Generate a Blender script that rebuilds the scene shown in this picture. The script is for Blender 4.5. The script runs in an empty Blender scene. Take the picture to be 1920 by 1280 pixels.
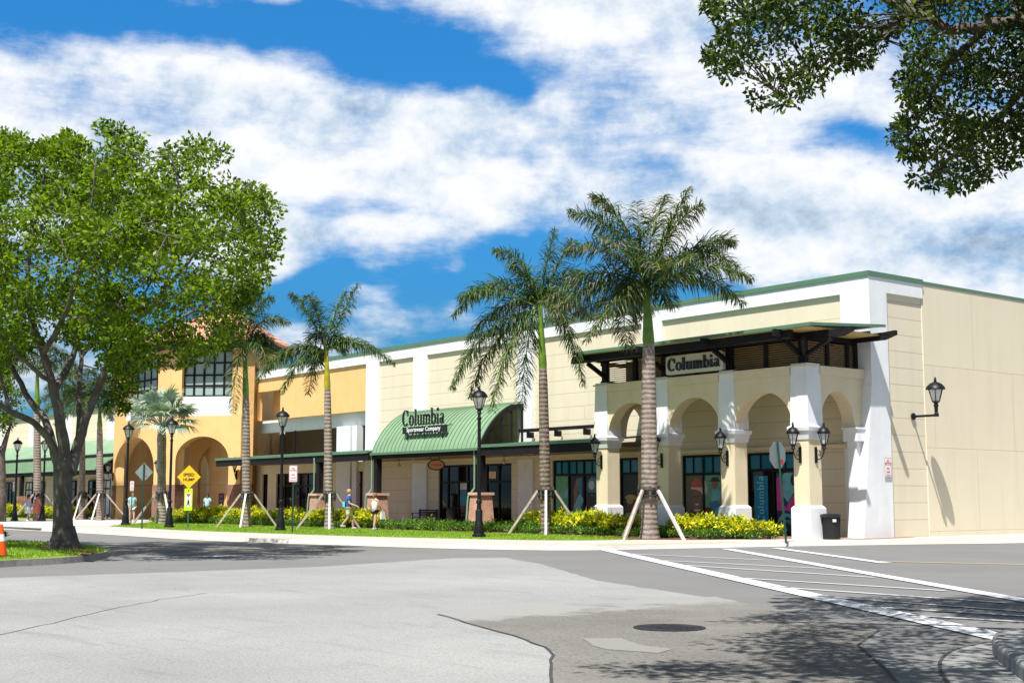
import bpy, math, random
import numpy as np
from mathutils import Vector, Matrix
random.seed(7); RNG = np.random.default_rng(7)
sc = bpy.context.scene
col = sc.collection

# ---------------------------------------------------------------- camera maths
FPX = 2492.0; PITCH = math.atan(295/2492); YAW = math.atan(2005/2509); CH = 1.5
F = Vector((-math.cos(YAW), math.sin(YAW), 0)); R = Vector((F.y, -F.x, 0))
FW = F*math.cos(PITCH) + Vector((0, 0, math.sin(PITCH)))
UP = -F*math.sin(PITCH) + Vector((0, 0, math.cos(PITCH)))
def ray(x, y): return FW + R*((x-960)/FPX) + UP*((640-y)/FPX)
def G(x, y, z=0.0):
    d = ray(x, y); t = (z-CH)/d.z; return (d.x*t, d.y*t)
def PY(x, y, Y):
    d = ray(x, y); t = Y/d.y; return Vector((d.x*t, Y, CH+d.z*t))
def XY(px, Y): return PY(px, 935, Y).x
def PF(x, y, fwd):                      # point on a ray at a forward distance
    d = ray(x, y); t = fwd/(d.x*F.x+d.y*F.y); return Vector((d.x*t, d.y*t, CH+d.z*t))
def LF(right, fwd, z=0): v = R*right+F*fwd; return Vector((v.x, v.y, z))
def proj(p):
    v = Vector(p)-Vector((0, 0, CH)); c = v.dot(FW)
    if c < 0.1: return (1e6, 1e6)
    return (960+FPX*v.dot(R)/c, 640-FPX*v.dot(UP)/c)

# ---------------------------------------------------------------- materials
def srgb(r, g, b):
    f = lambda c: (c/255/12.92) if c/255 <= .04045 else ((c/255+.055)/1.055)**2.4
    return (f(r), f(g), f(b), 1)
def N(nt, t, **k):
    n = nt.nodes.new(t)
    for a, b in k.items():
        if a.startswith('i_'):
            n.inputs[int(a[2:]) if a[2:].isdigit() else a[2:]].default_value = b
        else: setattr(n, a, b)
    return n
def coords(nt, scale=(1, 1, 1), kind='Object'):
    tc = N(nt, 'ShaderNodeNewGeometry') if kind == 'World' else N(nt, 'ShaderNodeTexCoord')
    mp = N(nt, 'ShaderNodeMapping'); mp.inputs['Scale'].default_value = scale
    nt.links.new(tc.outputs['Position' if kind == 'World' else kind], mp.inputs['Vector'])
    return mp.outputs[0]
def mixc(nt, fac, a, b, mode='MIX'):
    m = N(nt, 'ShaderNodeMix', data_type='RGBA', blend_type=mode)
    for s, v in ((0, fac), (6, a), (7, b)):
        if hasattr(v, 'links') or hasattr(v, 'is_linked'): nt.links.new(v, m.inputs[s])
        elif isinstance(v, (int, float)): m.inputs[s].default_value = v
        else: m.inputs[s].default_value = tuple(v) if len(v) == 4 else tuple(v)+(1,)
    return m.outputs[2]
def ramp(nt, fac, pts):
    r = N(nt, 'ShaderNodeValToRGB'); e = r.color_ramp.elements
    while len(e) < len(pts): e.new(.5)
    for q, (p, c) in zip(e, pts):
        q.position = p; q.color = (c, c, c, 1) if isinstance(c, (int, float)) else (tuple(c)+(1,) if len(c) == 3 else c)
    nt.links.new(fac, r.inputs[0]); return r.outputs[0]
def noise(nt, vec, scale, detail=4, rough=.55, dist=0):
    n = N(nt, 'ShaderNodeTexNoise'); n.inputs['Scale'].default_value = scale
    n.inputs['Detail'].default_value = detail; n.inputs['Roughness'].default_value = rough
    n.inputs['Distortion'].default_value = dist; nt.links.new(vec, n.inputs['Vector']); return n.outputs[0]
def mth(nt, op, a, b=None, c=None, clamp=False):
    m = N(nt, 'ShaderNodeMath', operation=op, use_clamp=clamp)
    for i, v in enumerate((a, b, c)):
        if v is None: continue
        if isinstance(v, (int, float)): m.inputs[i].default_value = v
        else: nt.links.new(v, m.inputs[i])
    return m.outputs[0]
def newmat(name):
    m = bpy.data.materials.new(name); m.use_nodes = True; nt = m.node_tree
    return m, nt, nt.nodes['Principled BSDF']
def mat(name, c, rough=.7, var=.12, vs=3.0, bump=0, bs=30, metal=0, spec=.5, kind='World', stain=0, coat=0):
    """plain procedural surface: colour with noise variation, fine bump and optional stains"""
    m, nt, b = newmat(name); vec = coords(nt, kind=kind)
    n = noise(nt, vec, vs, 5)
    c = c if len(c) == 4 else tuple(c)+(1,)
    dk = tuple(x*(1-var) for x in c[:3])+(1,); lt = tuple(min(1, x*(1+var)) for x in c[:3])+(1,)
    o = ramp(nt, n, [(.3, dk), (.7, lt)])
    if stain:
        v2 = coords(nt, (1.2, 1.2, .12), kind); n2 = noise(nt, v2, 1.3, 6, .6)
        o = mixc(nt, ramp(nt, n2, [(.5, 0.0), (.75, stain)]), o, tuple(x*.6 for x in c[:3])+(1,))
    nt.links.new(o, b.inputs['Base Color']); b.inputs['Roughness'].default_value = rough
    b.inputs['Metallic'].default_value = metal; b.inputs['Specular IOR Level'].default_value = spec
    if coat: b.inputs['Coat Weight'].default_value = coat
    if bump:
        bp = N(nt, 'ShaderNodeBump'); bp.inputs['Strength'].default_value = bump; bp.inputs['Distance'].default_value = .02
        nt.links.new(noise(nt, vec, bs, 4), bp.inputs['Height']); nt.links.new(bp.outputs[0], b.inputs['Normal'])
    return m
def stucco(name, c, c2, axis='X', course=.62, width=1.24, joint=.35, y0=0.12):
    """painted block wall with faint courses: u along the wall, v up"""
    m, nt, b = newmat(name); g = N(nt, 'ShaderNodeNewGeometry'); s = N(nt, 'ShaderNodeSeparateXYZ')
    nt.links.new(g.outputs['Position'], s.inputs[0])
    cb = N(nt, 'ShaderNodeCombineXYZ'); nt.links.new(s.outputs[0 if axis == 'X' else 1], cb.inputs[0])
    nt.links.new(mth(nt, 'SUBTRACT', s.outputs[2], y0), cb.inputs[1])
    bk = N(nt, 'ShaderNodeTexBrick'); nt.links.new(cb.outputs[0], bk.inputs['Vector'])
    bk.inputs['Color1'].default_value = c; bk.inputs['Color2'].default_value = tuple(x*.975 for x in c[:3])+(1,); bk.inputs['Mortar'].default_value = c2
    for k, v in (('Scale', 1), ('Mortar Size', .017), ('Mortar Smooth', .3), ('Brick Width', width), ('Row Height', course)): bk.inputs[k].default_value = v
    vec = coords(nt, kind='World'); n1 = noise(nt, vec, .7, 6, .6); v2 = coords(nt, (1, 1, .1), 'World'); n2 = noise(nt, v2, 1.6, 5)
    o = mixc(nt, ramp(nt, n1, [(.35, 0.0), (.8, .22)]), bk.outputs[0], tuple(x*.78 for x in c[:3])+(1,))
    o = mixc(nt, ramp(nt, n2, [(.5, 0.0), (.8, .34)]), o, (c[0]*.7, c[1]*.68, c[2]*.6, 1))
    fl = noise(nt, coords(nt, kind='World'), 45, 3); o = mixc(nt, ramp(nt, fl, [(.3, 0.0), (.9, .12)]), o, (1, 1, 1, 1))
    nt.links.new(o, b.inputs['Base Color']); b.inputs['Roughness'].default_value = .85
    bp = N(nt, 'ShaderNodeBump'); bp.inputs['Strength'].default_value = joint; bp.inputs['Distance'].default_value = .03
    h = mth(nt, 'SUBTRACT', mth(nt, 'MULTIPLY', noise(nt, vec, 40, 3), .25), bk.outputs[1])
    nt.links.new(h, bp.inputs['Height']); nt.links.new(bp.outputs[0], b.inputs['Normal'])
    return m
def leafmat(name, c, tr=.35, rough=.45, spec=.22):
    m, nt, b = newmat(name); vec = coords(nt, kind='World'); n = noise(nt, vec, 1.4, 3)
    c = tuple(c)[:3]
    o = ramp(nt, n, [(.3, tuple(x*.75 for x in c)), (.7, tuple(min(1, x*1.25) for x in c))])
    nt.links.new(o, b.inputs['Base Color']); b.inputs['Roughness'].default_value = rough; b.inputs['Specular IOR Level'].default_value = spec
    t = N(nt, 'ShaderNodeBsdfTranslucent')
    tc = mixc(nt, 1.0, o, (1.0, 1.05, .35, 1), 'MULTIPLY'); tc = mixc(nt, 1.0, tc, (1.5, 1.6, 1.2, 1), 'MULTIPLY'); nt.links.new(tc, t.inputs[0])
    mx = N(nt, 'ShaderNodeMixShader'); mx.inputs[0].default_value = tr
    nt.links.new(b.outputs[0], mx.inputs[1]); nt.links.new(t.outputs[0], mx.inputs[2])
    nt.links.new(mx.outputs[0], nt.nodes['Material Output'].inputs[0]); return m
def glassmat(name, c=(.006, .008, .010), rough=.03, see=0.0):
    m, nt, b = newmat(name); b.inputs['Base Color'].default_value = tuple(c)+(1,); b.inputs['Roughness'].default_value = rough
    b.inputs['Specular IOR Level'].default_value = .4
    vec = coords(nt, kind='World'); bp = N(nt, 'ShaderNodeBump'); bp.inputs['Strength'].default_value = .04; bp.inputs['Distance'].default_value = .05
    nt.links.new(noise(nt, vec, .9, 2), bp.inputs['Height']); nt.links.new(bp.outputs[0], b.inputs['Normal'])
    if see:
        t = N(nt, 'ShaderNodeBsdfTransparent'); mx = N(nt, 'ShaderNodeMixShader'); mx.inputs[0].default_value = see
        nt.links.new(b.outputs[0], mx.inputs[1]); nt.links.new(t.outputs[0], mx.inputs[2]); nt.links.new(mx.outputs[0], nt.nodes['Material Output'].inputs[0])
    return m

CREAM = (.70, .615, .455, 1); CREAM_D = (.48, .40, .28, 1)
M = {}
M['cream'] = stucco('cream_block_wall', CREAM, CREAM_D, 'X', width=90, joint=.2)
M['cream_side'] = stucco('cream_block_wall_side', CREAM, CREAM_D, 'Y', course=.62, width=90, joint=.2)
M['cream_plain'] = stucco('cream_smooth_wall', (.72, .63, .46, 1), (.55, .47, .33, 1), 'Y', course=3.12, width=5.5, y0=.29-.0)
M['cream_arc'] = mat('cream_stucco', (.71, .61, .42), .85, .05, 1.5, .25, 60, stain=.15)
M['white'] = mat('white_stucco', (.76, .77, .78), .85, .05, 1.6, .35, 50, stain=.22)
M['orange'] = mat('orange_stucco', (.80, .49, .20), .85, .05, 1.2, .2, 50, stain=.15)
M['green_metal'] = mat('green_painted_metal', (.095, .19, .115), .38, .08, 1.0, spec=.5, stain=.1)
M['green_awn'] = mat('green_seamed_metal', (.20, .31, .19), .5, .10, .8, spec=.5, stain=.25)
M['green_dark'] = mat('dark_green_metal', (.03, .11, .07), .4, .1)
M['dark_wood'] = mat('dark_stained_timber', (.012, .010, .012), .7, .3, 4, .15, 40, spec=.2)
M['black'] = mat('black_painted_metal', (.006, .006, .008), .45, .2, 6, spec=.3)
M['blackp'] = mat('black_plastic', (.012, .012, .014), .4, .2, 8, .1, 60)
M['frame'] = mat('dark_bronze_frame', (.008, .007, .007), .5, .2, spec=.2)
M['soffit'] = mat('tan_soffit_board', (.40, .31, .17), .8, .06, 2, .1, 20)
M['louver'] = mat('tan_timber_louver', (.42, .30, .15), .65, .15, 5, .1, 30)
M['roofunder'] = mat('ochre_roof_underside', (.55, .40, .16), .7, .08)
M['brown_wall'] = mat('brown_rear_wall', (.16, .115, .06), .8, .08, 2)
M['membrane'] = mat('roof_membrane', (.5, .5, .48), .8, .08)
M['glass'] = glassmat('shop_glass')
M['glass_up'] = glassmat('pale_upper_glass', (.30, .38, .36), .12)
M['teal'] = glassmat('teal_glass', (.0, .17, .27), .2)
M['lampglass'] = glassmat('lantern_glass', (.75, .77, .78), .25, see=.45)
M['blue_banner'] = mat('blue_banner', (.0, .25, .46), .5, .05)
M['pale_blue'] = mat('pale_blue_letter', (.28, .80, .88), .5, .04)
M['sign_face'] = mat('pale_sign_face', (.60, .60, .48), .5, .03)
M['letter_black'] = mat('black_sign_letter', (.008, .010, .012), .4, .1)
M['letter_white'] = mat('white_sign_letter', (.85, .86, .88), .5, .02)
M['sign_white'] = mat('white_sign_sheet', (.80, .76, .77), .5, .03)
M['sign_red'] = mat('red_sign_print', (.50, .06, .08), .5, .04)
M['sign_yellow'] = mat('yellow_sign_sheet', (.85, .46, .01), .4, .03)
M['sign_lime'] = mat('lime_sign_sheet', (.52, .80, .02), .4, .03)
M['sign_back'] = mat('bare_aluminium_back', (.24, .29, .28), .45, .06, 3, metal=.4)
M['oval'] = mat('salmon_oval_sign', (.58, .27, .14), .6, .05)
M['post_green'] = mat('green_sign_post', (.006, .045, .028), .45, .1)
M['concrete_ped'] = mat('concrete_cap', (.62, .42, .30), .8, .06, 3, .2)
M['trashred'] = mat('red_dot_sticker', (.6, .02, .02), .5, .02)
M['chain'] = mat('pale_lamp_shade', (.62, .55, .42), .5, .03)
def brickmat(name, c1, c2, mortar, w, h, ms=.012, axis='both'):
    m, nt, b = newmat(name); g = N(nt, 'ShaderNodeNewGeometry'); s = N(nt, 'ShaderNodeSeparateXYZ'); nt.links.new(g.outputs['Position'], s.inputs[0])
    cb = N(nt, 'ShaderNodeCombineXYZ'); nt.links.new(mth(nt, 'ADD', s.outputs[0], s.outputs[1]), cb.inputs[0]); nt.links.new(s.outputs[2], cb.inputs[1])
    bk = N(nt, 'ShaderNodeTexBrick'); nt.links.new(cb.outputs[0], bk.inputs['Vector'])
    bk.inputs['Color1'].default_value = c1+(1,); bk.inputs['Color2'].default_value = c2+(1,); bk.inputs['Mortar'].default_value = mortar+(1,)
    for k, v in (('Scale', 1), ('Mortar Size', ms), ('Mortar Smooth', .2), ('Brick Width', w), ('Row Height', h), ('Bias', -.1)): bk.inputs[k].default_value = v
    vec = coords(nt, kind='World'); o = mixc(nt, ramp(nt, noise(nt, vec, 3.2, 5), [(.35, 0.0), (.75, .7)]), bk.outputs[0], tuple(x*.62 for x in c2)+(1,))
    nt.links.new(o, b.inputs['Base Color']); b.inputs['Roughness'].default_value = .85
    bp = N(nt, 'ShaderNodeBump'); bp.inputs['Strength'].default_value = .6; bp.inputs['Distance'].default_value = .03
    nt.links.new(mth(nt, 'SUBTRACT', mth(nt, 'MULTIPLY', noise(nt, vec, 14, 4), .5), bk.outputs[1]), bp.inputs['Height']); nt.links.new(bp.outputs[0], b.inputs['Normal'])
    return m
M['brick'] = brickmat('peach_brick', (.62, .33, .20), (.50, .27, .17), (.55, .40, .30), .22, .08)
M['stone'] = brickmat('mixed_stone_veneer', (.42, .22, .13), (.22, .115, .085), (.20, .15, .11), .62, .34, .015)
M['paver'] = brickmat('red_paver', (.32, .15, .10), (.25, .11, .08), (.22, .15, .12), .2, .1, .008)
def tilemat():
    m, nt, b = newmat('clay_roof_tile'); vec = coords(nt, kind='World')
    w = N(nt, 'ShaderNodeTexWave', wave_type='BANDS', bands_direction='DIAGONAL'); nt.links.new(vec, w.inputs['Vector']); w.inputs['Scale'].default_value = 1.6; w.inputs['Distortion'].default_value = .6
    o = mixc(nt, w.outputs[1], (.30, .10, .06, 1), (.72, .33, .22, 1)); o = mixc(nt, ramp(nt, noise(nt, vec, 5, 4), [(.4, 0.0), (.7, .5)]), o, (.75, .45, .33, 1))
    nt.links.new(o, b.inputs['Base Color']); b.inputs['Roughness'].default_value = .8
    bp = N(nt, 'ShaderNodeBump'); bp.inputs['Strength'].default_value = .8; bp.inputs['Distance'].default_value = .08; nt.links.new(w.outputs[1], bp.inputs['Height']); nt.links.new(bp.outputs[0], b.inputs['Normal']); return m
M['tile'] = tilemat()
# ground
def groundmat(name, c, speck=.25, patch=.15, rough=.9, cracks=0, sp=70, streak=0, bump=.3):
    m, nt, b = newmat(name); vec = coords(nt, kind='World'); c3 = tuple(c)[:3]
    mul = lambda k: tuple(min(1, x*k) for x in c3)
    big = noise(nt, vec, .22, 6, .62); o = ramp(nt, big, [(.32, mul(1-patch)), (.68, mul(1+patch))])
    mid = noise(nt, vec, 3.1, 5, .65); o = mixc(nt, ramp(nt, mid, [(.52, 0.0), (.72, patch*1.6)]), o, mul(.72)+(1,))
    sm = noise(nt, vec, sp, 2, .6); o = mixc(nt, ramp(nt, sm, [(.50, 0.0), (.66, speck)]), o, mul(.45)+(1,))
    s2 = noise(nt, vec, sp*1.4, 2, .6); o = mixc(nt, ramp(nt, s2, [(.55, 0.0), (.70, speck)]), o, mul(1.5)+(1,))
    if streak:
        v3 = coords(nt, (.35, 2.2, 1), 'World'); st = noise(nt, v3, 1.1, 6, .7, .6); o = mixc(nt, ramp(nt, st, [(.56, 0.0), (.72, streak)]), o, mul(.55)+(1,))
    if cracks:
        vo = N(nt, 'ShaderNodeTexVoronoi', feature='DISTANCE_TO_EDGE'); vo.inputs['Scale'].default_value = .16
        wv = N(nt, 'ShaderNodeVectorMath', operation='ADD'); nz = N(nt, 'ShaderNodeTexNoise'); nz.inputs['Scale'].default_value = 1.2; nz.inputs['Detail'].default_value = 6; nt.links.new(vec, nz.inputs['Vector'])
        nt.links.new(vec, wv.inputs[0]); nt.links.new(nz.outputs[1], wv.inputs[1]); nt.links.new(wv.outputs[0], vo.inputs['Vector'])
        o = mixc(nt, ramp(nt, vo.outputs[0], [(0.0, cracks), (.004, 0.0)]), o, mul(.3)+(1,))
    nt.links.new(o, b.inputs['Base Color']); b.inputs['Roughness'].default_value = rough; b.inputs['Specular IOR Level'].default_value = .25
    bp = N(nt, 'ShaderNodeBump'); bp.inputs['Strength'].default_value = bump; bp.inputs['Distance'].default_value = .01
    nt.links.new(sm, bp.inputs['Height']); nt.links.new(bp.outputs[0], b.inputs['Normal']); return m
M['asphalt'] = groundmat('asphalt', (.172, .169, .165), .35, .10, streak=.25)
M['concrete'] = groundmat('worn_concrete', (.272, .271, .264), .5, .15, cracks=.12, streak=.5, sp=30)
M['rough'] = groundmat('coarse_aggregate', (.165, .156, .142), .75, .26, sp=26, streak=.35, bump=.6)
def blend_rough():
    m = M['rough']; nt = m.node_tree; b = nt.nodes['Principled BSDF']; src = b.inputs['Base Color'].links[0].from_socket
    A, B_ = Vector(G(820, 1154)), Vector(G(1345, 1121)); d = (B_-A).normalized(); n = Vector((-d.y, d.x)); n = n if n.dot(Vector((F.x, F.y))) < 0 else -n   # n points to the camera
    g = N(nt, 'ShaderNodeNewGeometry'); dt = N(nt, 'ShaderNodeVectorMath', operation='DOT_PRODUCT'); nt.links.new(g.outputs['Position'], dt.inputs[0]); dt.inputs[1].default_value = (n.x, n.y, 0)
    v = mth(nt, 'SUBTRACT', dt.outputs['Value'], A.dot(n)); nz_ = noise(nt, coords(nt, kind='World'), .9, 6, .65)
    v = mth(nt, 'ADD', v, mth(nt, 'MULTIPLY', mth(nt, 'SUBTRACT', nz_, .5), 7.0)); k = ramp(nt, mth(nt, 'MULTIPLY', v, .35), [(.05, 1.0), (.42, .0)])
    o = mixc(nt, k, src, (.262, .258, .245, 1)); big = noise(nt, coords(nt, kind='World'), .5, 5, .6); o = mixc(nt, ramp(nt, big, [(.52, 0.0), (.7, .5)]), o, (.235, .225, .21, 1)); nt.links.new(o, b.inputs['Base Color'])
blend_rough()
M['gutter'] = groundmat('grey_gutter_concrete', (.24, .24, .235), .3, .14, streak=.3)
M['patch'] = groundmat('pale_repair', (.225, .22, .205), .3, .1)
M['darkpatch'] = groundmat('dark_repair', (.19, .19, .185), .3, .1)
M['walk'] = groundmat('sidewalk_concrete', (.42, .40, .355), .15, .07, streak=.15, sp=50)
M['curb'] = groundmat('curb_concrete', (.48, .465, .43), .15, .08, streak=.3, sp=40)
M['curb_old'] = groundmat('stained_curb', (.30, .28, .25), .4, .4, streak=.6, sp=20)
M['mulch'] = groundmat('red_mulch', (.16, .065, .04), .8, .4, sp=18, bump=1)
M['lawn'] = groundmat('lawn_soil', (.15, .26, .02), .5, .28, sp=22, bump=1)
M['farground'] = groundmat('far_ground', (.12, .14, .07), .2, .2)
def paintmat(name, c):
    m, nt, b = newmat(name); vec = coords(nt, kind='World')
    o = mixc(nt, ramp(nt, noise(nt, vec, 18, 5, .7), [(.56, 0.0), (.68, .75)]), c+(1,), (.25, .25, .25, 1))
    nt.links.new(o, b.inputs['Base Color']); b.inputs['Roughness'].default_value = .7; return m
M['paint'] = paintmat('white_road_paint', (.60, .61, .62)); M['paint_y'] = paintmat('yellow_road_paint', (.62, .40, .12))
M['grass1'] = leafmat('grass_green', (.17, .27, .02), .3); M['grass2'] = leafmat('grass_pale', (.32, .42, .04), .3)
M['bark'] = mat('grey_bark', (.115, .098, .085), .9, .45, 3, .9, 14); M['bark_d'] = mat('dark_bark', (.10, .08, .065), .9, .5, 4, .9, 16)
M['wood'] = mat('weathered_stake', (.42, .35, .29), .8, .25, 6, .3, 30); M['wood_w'] = mat('pale_stake', (.55, .52, .50), .8, .12, 6, .2, 30)
def palmbark(name, c, ring=2.2):
    m, nt, b = newmat(name); g = N(nt, 'ShaderNodeNewGeometry'); s = N(nt, 'ShaderNodeSeparateXYZ'); nt.links.new(g.outputs['Position'], s.inputs[0])
    vec = coords(nt, kind='World'); n = noise(nt, vec, 2.5, 5)
    ph = mth(nt, 'ADD', mth(nt, 'MULTIPLY', s.outputs[2], ring*6.283*2.6), mth(nt, 'MULTIPLY', n, 5.0))
    w = mth(nt, 'SINE', ph); o = mixc(nt, ramp(nt, w, [(.0, .0), (.8, .0), (1.0, .22)]), c+(1,), tuple(x*.5 for x in c)+(1,))
    n2 = noise(nt, coords(nt, (2, 2, .5), 'World'), 2.2, 6, .7); o = mixc(nt, ramp(nt, n2, [(.42, 0.0), (.62, .65)]), o, (c[0]*.42, c[1]*.40, c[2]*.38, 1))
    n3 = noise(nt, vec, 7, 5, .7); o = mixc(nt, ramp(nt, n3, [(.55, 0.0), (.7, .5)]), o, (.55, .50, .43, 1))
    nt.links.new(o, b.inputs['Base Color']); b.inputs['Roughness'].default_value = .85
    bp = N(nt, 'ShaderNodeBump'); bp.inputs['Strength'].default_value = .5; bp.inputs['Distance'].default_value = .02; nt.links.new(w, bp.inputs['Height']); nt.links.new(bp.outputs[0], b.inputs['Normal']); return m
M['palm_trunk'] = palmbark('ringed_palm_bark', (.28, .225, .19)); M['palm_trunk_d'] = palmbark('dark_palm_bark', (.20, .15, .12)); M['palm_shaft'] = mat('green_crownshaft', (.12, .21, .02), .4, .35, 4)
M['palm_shaft_y'] = mat('yellow_green_crownshaft', (.36, .30, .01), .4, .35, 4)
M['frond1'] = leafmat('frond_green', (.032, .075, .014), .24, .45, .35); M['frond2'] = leafmat('frond_light', (.09, .145, .028), .28, .45, .35)
M['frond_dry'] = leafmat('frond_dry', (.20, .16, .12), .2, .7); M['rachis'] = mat('frond_stalk', (.16, .24, .03), .5, .2, 4)
M['silver1'] = leafmat('silver_fan', (.36, .44, .38), .15, .5); M['silver2'] = leafmat('silver_fan_dark', (.22, .29, .23), .15, .5)  # two silver tones mixed at random, the darker also on the stalks
M['leaf1'] = leafmat('tree_leaf', (.115, .185, .010), .36, .4); M['leaf2'] = leafmat('tree_leaf_dark', (.055, .095, .007), .35, .4); M['leaf3'] = leafmat('tree_leaf_light', (.22, .30, .012), .45, .4)
M['oak1'] = leafmat('oak_leaf', (.05, .08, .014), .40, .35); M['oak2'] = leafmat('oak_leaf_light', (.11, .16, .015), .45, .35); M['oak3'] = leafmat('oak_leaf_dark', (.02, .042, .012), .2, .35)
M['sh_y'] = leafmat('yellow_shrub_leaf', (.58, .52, .02), .3, .5); M['sh_yg'] = leafmat('yellow_green_leaf', (.42, .46, .012), .3, .5); M['sh_g'] = leafmat('green_shrub_leaf', (.055, .13, .018), .3, .4); M['sh_g2'] = leafmat('mid_green_shrub_leaf', (.11, .22, .025), .3, .4)
M['cone'] = mat('orange_cone_plastic', (.90, .085, .0), .4, .03); M['conew'] = mat('white_cone_band', (.8, .8, .8), .4, .03)
M['iron'] = mat('cast_iron', (.022, .019, .022), .6, .4, 9, .6, 40)
M['skin'] = mat('skin', (.55, .30, .21), .6, .05); M['skin_d'] = mat('brown_skin', (.20, .10, .065), .6, .05)

# ---------------------------------------------------------------- mesh builder
WL = {}
def wloc(o): return WL.get(o.name, Vector((0, 0, 0))) if o else Vector((0, 0, 0))
class MB:
    def __init__(s): s.v = []; s.f = []; s.m = []
    def add(s, vs, fs, mi=0):
        k = len(s.v); s.v += [tuple(v) for v in vs]; s.f += [tuple(i+k for i in f) for f in fs]; s.m += [mi]*len(fs); return s
    def box(s, x0, x1, y0, y1, z0, z1, mi=0):
        if x0 > x1: x0, x1 = x1, x0
        if y0 > y1: y0, y1 = y1, y0
        v = [(x0, y0, z0), (x1, y0, z0), (x1, y1, z0), (x0, y1, z0), (x0, y0, z1), (x1, y0, z1), (x1, y1, z1), (x0, y1, z1)]
        return s.add(v, [(0, 3, 2, 1), (4, 5, 6, 7), (0, 1, 5, 4), (1, 2, 6, 5), (2, 3, 7, 6), (3, 0, 4, 7)], mi)
    def frustum(s, cx, cy, z0, z1, a0, b0, a1, b1, mi=0):
        v = [(cx-a0, cy-b0, z0), (cx+a0, cy-b0, z0), (cx+a0, cy+b0, z0), (cx-a0, cy+b0, z0), (cx-a1, cy-b1, z1), (cx+a1, cy-b1, z1), (cx+a1, cy+b1, z1), (cx-a1, cy+b1, z1)]
        return s.add(v, [(0, 3, 2, 1), (4, 5, 6, 7), (0, 1, 5, 4), (1, 2, 6, 5), (2, 3, 7, 6), (3, 0, 4, 7)], mi)
    def hexa(s, b, t, mi=0): return s.add(list(b)+list(t), [(0, 3, 2, 1), (4, 5, 6, 7), (0, 1, 5, 4), (1, 2, 6, 5), (2, 3, 7, 6), (3, 0, 4, 7)], mi)
    def prism(s, poly, z0, z1, mi=0):
        a = sum(poly[i][0]*poly[(i+1) % len(poly)][1]-poly[(i+1) % len(poly)][0]*poly[i][1] for i in range(len(poly)))
        if a < 0: poly = poly[::-1]
        n = len(poly); v = [(p[0], p[1], z0) for p in poly]+[(p[0], p[1], z1) for p in poly]
        return s.add(v, [tuple(range(n-1, -1, -1)), tuple(range(n, 2*n))]+[(i, (i+1) % n, n+(i+1) % n, n+i) for i in range(n)], mi)
    def beam(s, a, b, w, h, mi=0, up=(0, 0, 1)):
        a, b = Vector(a), Vector(b); d = (b-a).normalized(); u = Vector(up); x = d.cross(u)
        if x.length < 1e-3: x = d.cross(Vector((0, 1, 0)))
        x.normalize(); y = x.cross(d).normalized()
        c = [(-1, -1), (1, -1), (1, 1), (-1, 1)]
        return s.hexa([a+x*i*w/2+y*j*h/2 for i, j in c], [b+x*i*w/2+y*j*h/2 for i, j in c], mi)
    def tube(s, pts, rad, n=8, mi=0, cap=True):
        pts = [Vector(p) for p in pts]; rad = rad if hasattr(rad, '__len__') else [rad]*len(pts); k = len(s.v); px = None
        for i, p in enumerate(pts):
            d = (pts[min(i+1, len(pts)-1)]-pts[max(i-1, 0)]).normalized()
            if px is None:
                px = d.cross(Vector((0, 0, 1)));  px = px if px.length > .05 else d.cross(Vector((1, 0, 0)))
            px = (px-d*px.dot(d)).normalized(); py = d.cross(px)
            for j in range(n):
                a = 2*math.pi*j/n; s.v.append(tuple(p+(px*math.cos(a)+py*math.sin(a))*rad[i]))
        for i in range(len(pts)-1):
            for j in range(n):
                q = k+i*n+j; r = k+i*n+(j+1) % n; s.f.append((q, r, r+n, q+n)); s.m.append(mi)
        if cap:
            s.f.append(tuple(k+j for j in range(n-1, -1, -1))); s.f.append(tuple(k+(len(pts)-1)*n+j for j in range(n))); s.m += [mi, mi]
        return s
    def lathe(s, prof, n=16, c=(0, 0, 0), mi=0, sq=False):
        k = len(s.v); c = Vector(c)
        for r, z in prof:
            for j in range(n):
                a = 2*math.pi*(j+(.5 if sq else 0))/n; s.v.append((c.x+r*math.cos(a), c.y+r*math.sin(a), c.z+z))
        for i in range(len(prof)-1):
            for j in range(n):
                q = k+i*n+j; r = k+i*n+(j+1) % n; s.f.append((q, r, r+n, q+n)); s.m.append(mi)
        s.f.append(tuple(k+j for j in range(n-1, -1, -1))); s.f.append(tuple(k+(len(prof)-1)*n+j for j in range(n))); s.m += [mi, mi]
        return s
    def quad(s, a, b, c, d, mi=0): return s.add([a, b, c, d], [(0, 1, 2, 3)], mi)
    def xform(s, mt): s.v = [tuple(mt @ Vector(v)) for v in s.v]; return s
    def build(s, name, mats, parent=None, loc=None, smooth=False):
        me = bpy.data.meshes.new(name); base = wloc(parent); l = Vector(loc) if loc is not None else base
        if parent and loc is None: l = base
        me.from_pydata([(v[0]-l.x, v[1]-l.y, v[2]-l.z) for v in s.v], [], s.f)
        mats = mats if isinstance(mats, (list, tuple)) else [mats]
        for m in mats: me.materials.append(M[m] if isinstance(m, str) else m)
        me.polygons.foreach_set('material_index', s.m)
        if smooth: me.polygons.foreach_set('use_smooth', [True]*len(s.f))
        me.update(); o = bpy.data.objects.new(name, me); col.objects.link(o)
        if parent: o.parent = parent; o.location = l-base
        else: o.location = l
        WL[o.name] = l.copy(); return o
def autosmooth(o, ang=35):
    me = o.data; me.polygons.foreach_set('use_smooth', [True]*len(me.polygons)); 
    try: me.set_sharp_from_angle(angle=math.radians(ang))
    except Exception: pass
    return o
def bevel(o, w=.01, seg=2):
    m = o.modifiers.new('bevel', 'BEVEL'); m.width = w; m.segments = seg; m.limit_method = 'ANGLE'; m.angle_limit = math.radians(40); return o
def tag(o, label, cat, group=None):
    o['label'] = label; o['category'] = cat
    if group: o['group'] = group
    return o
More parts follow.
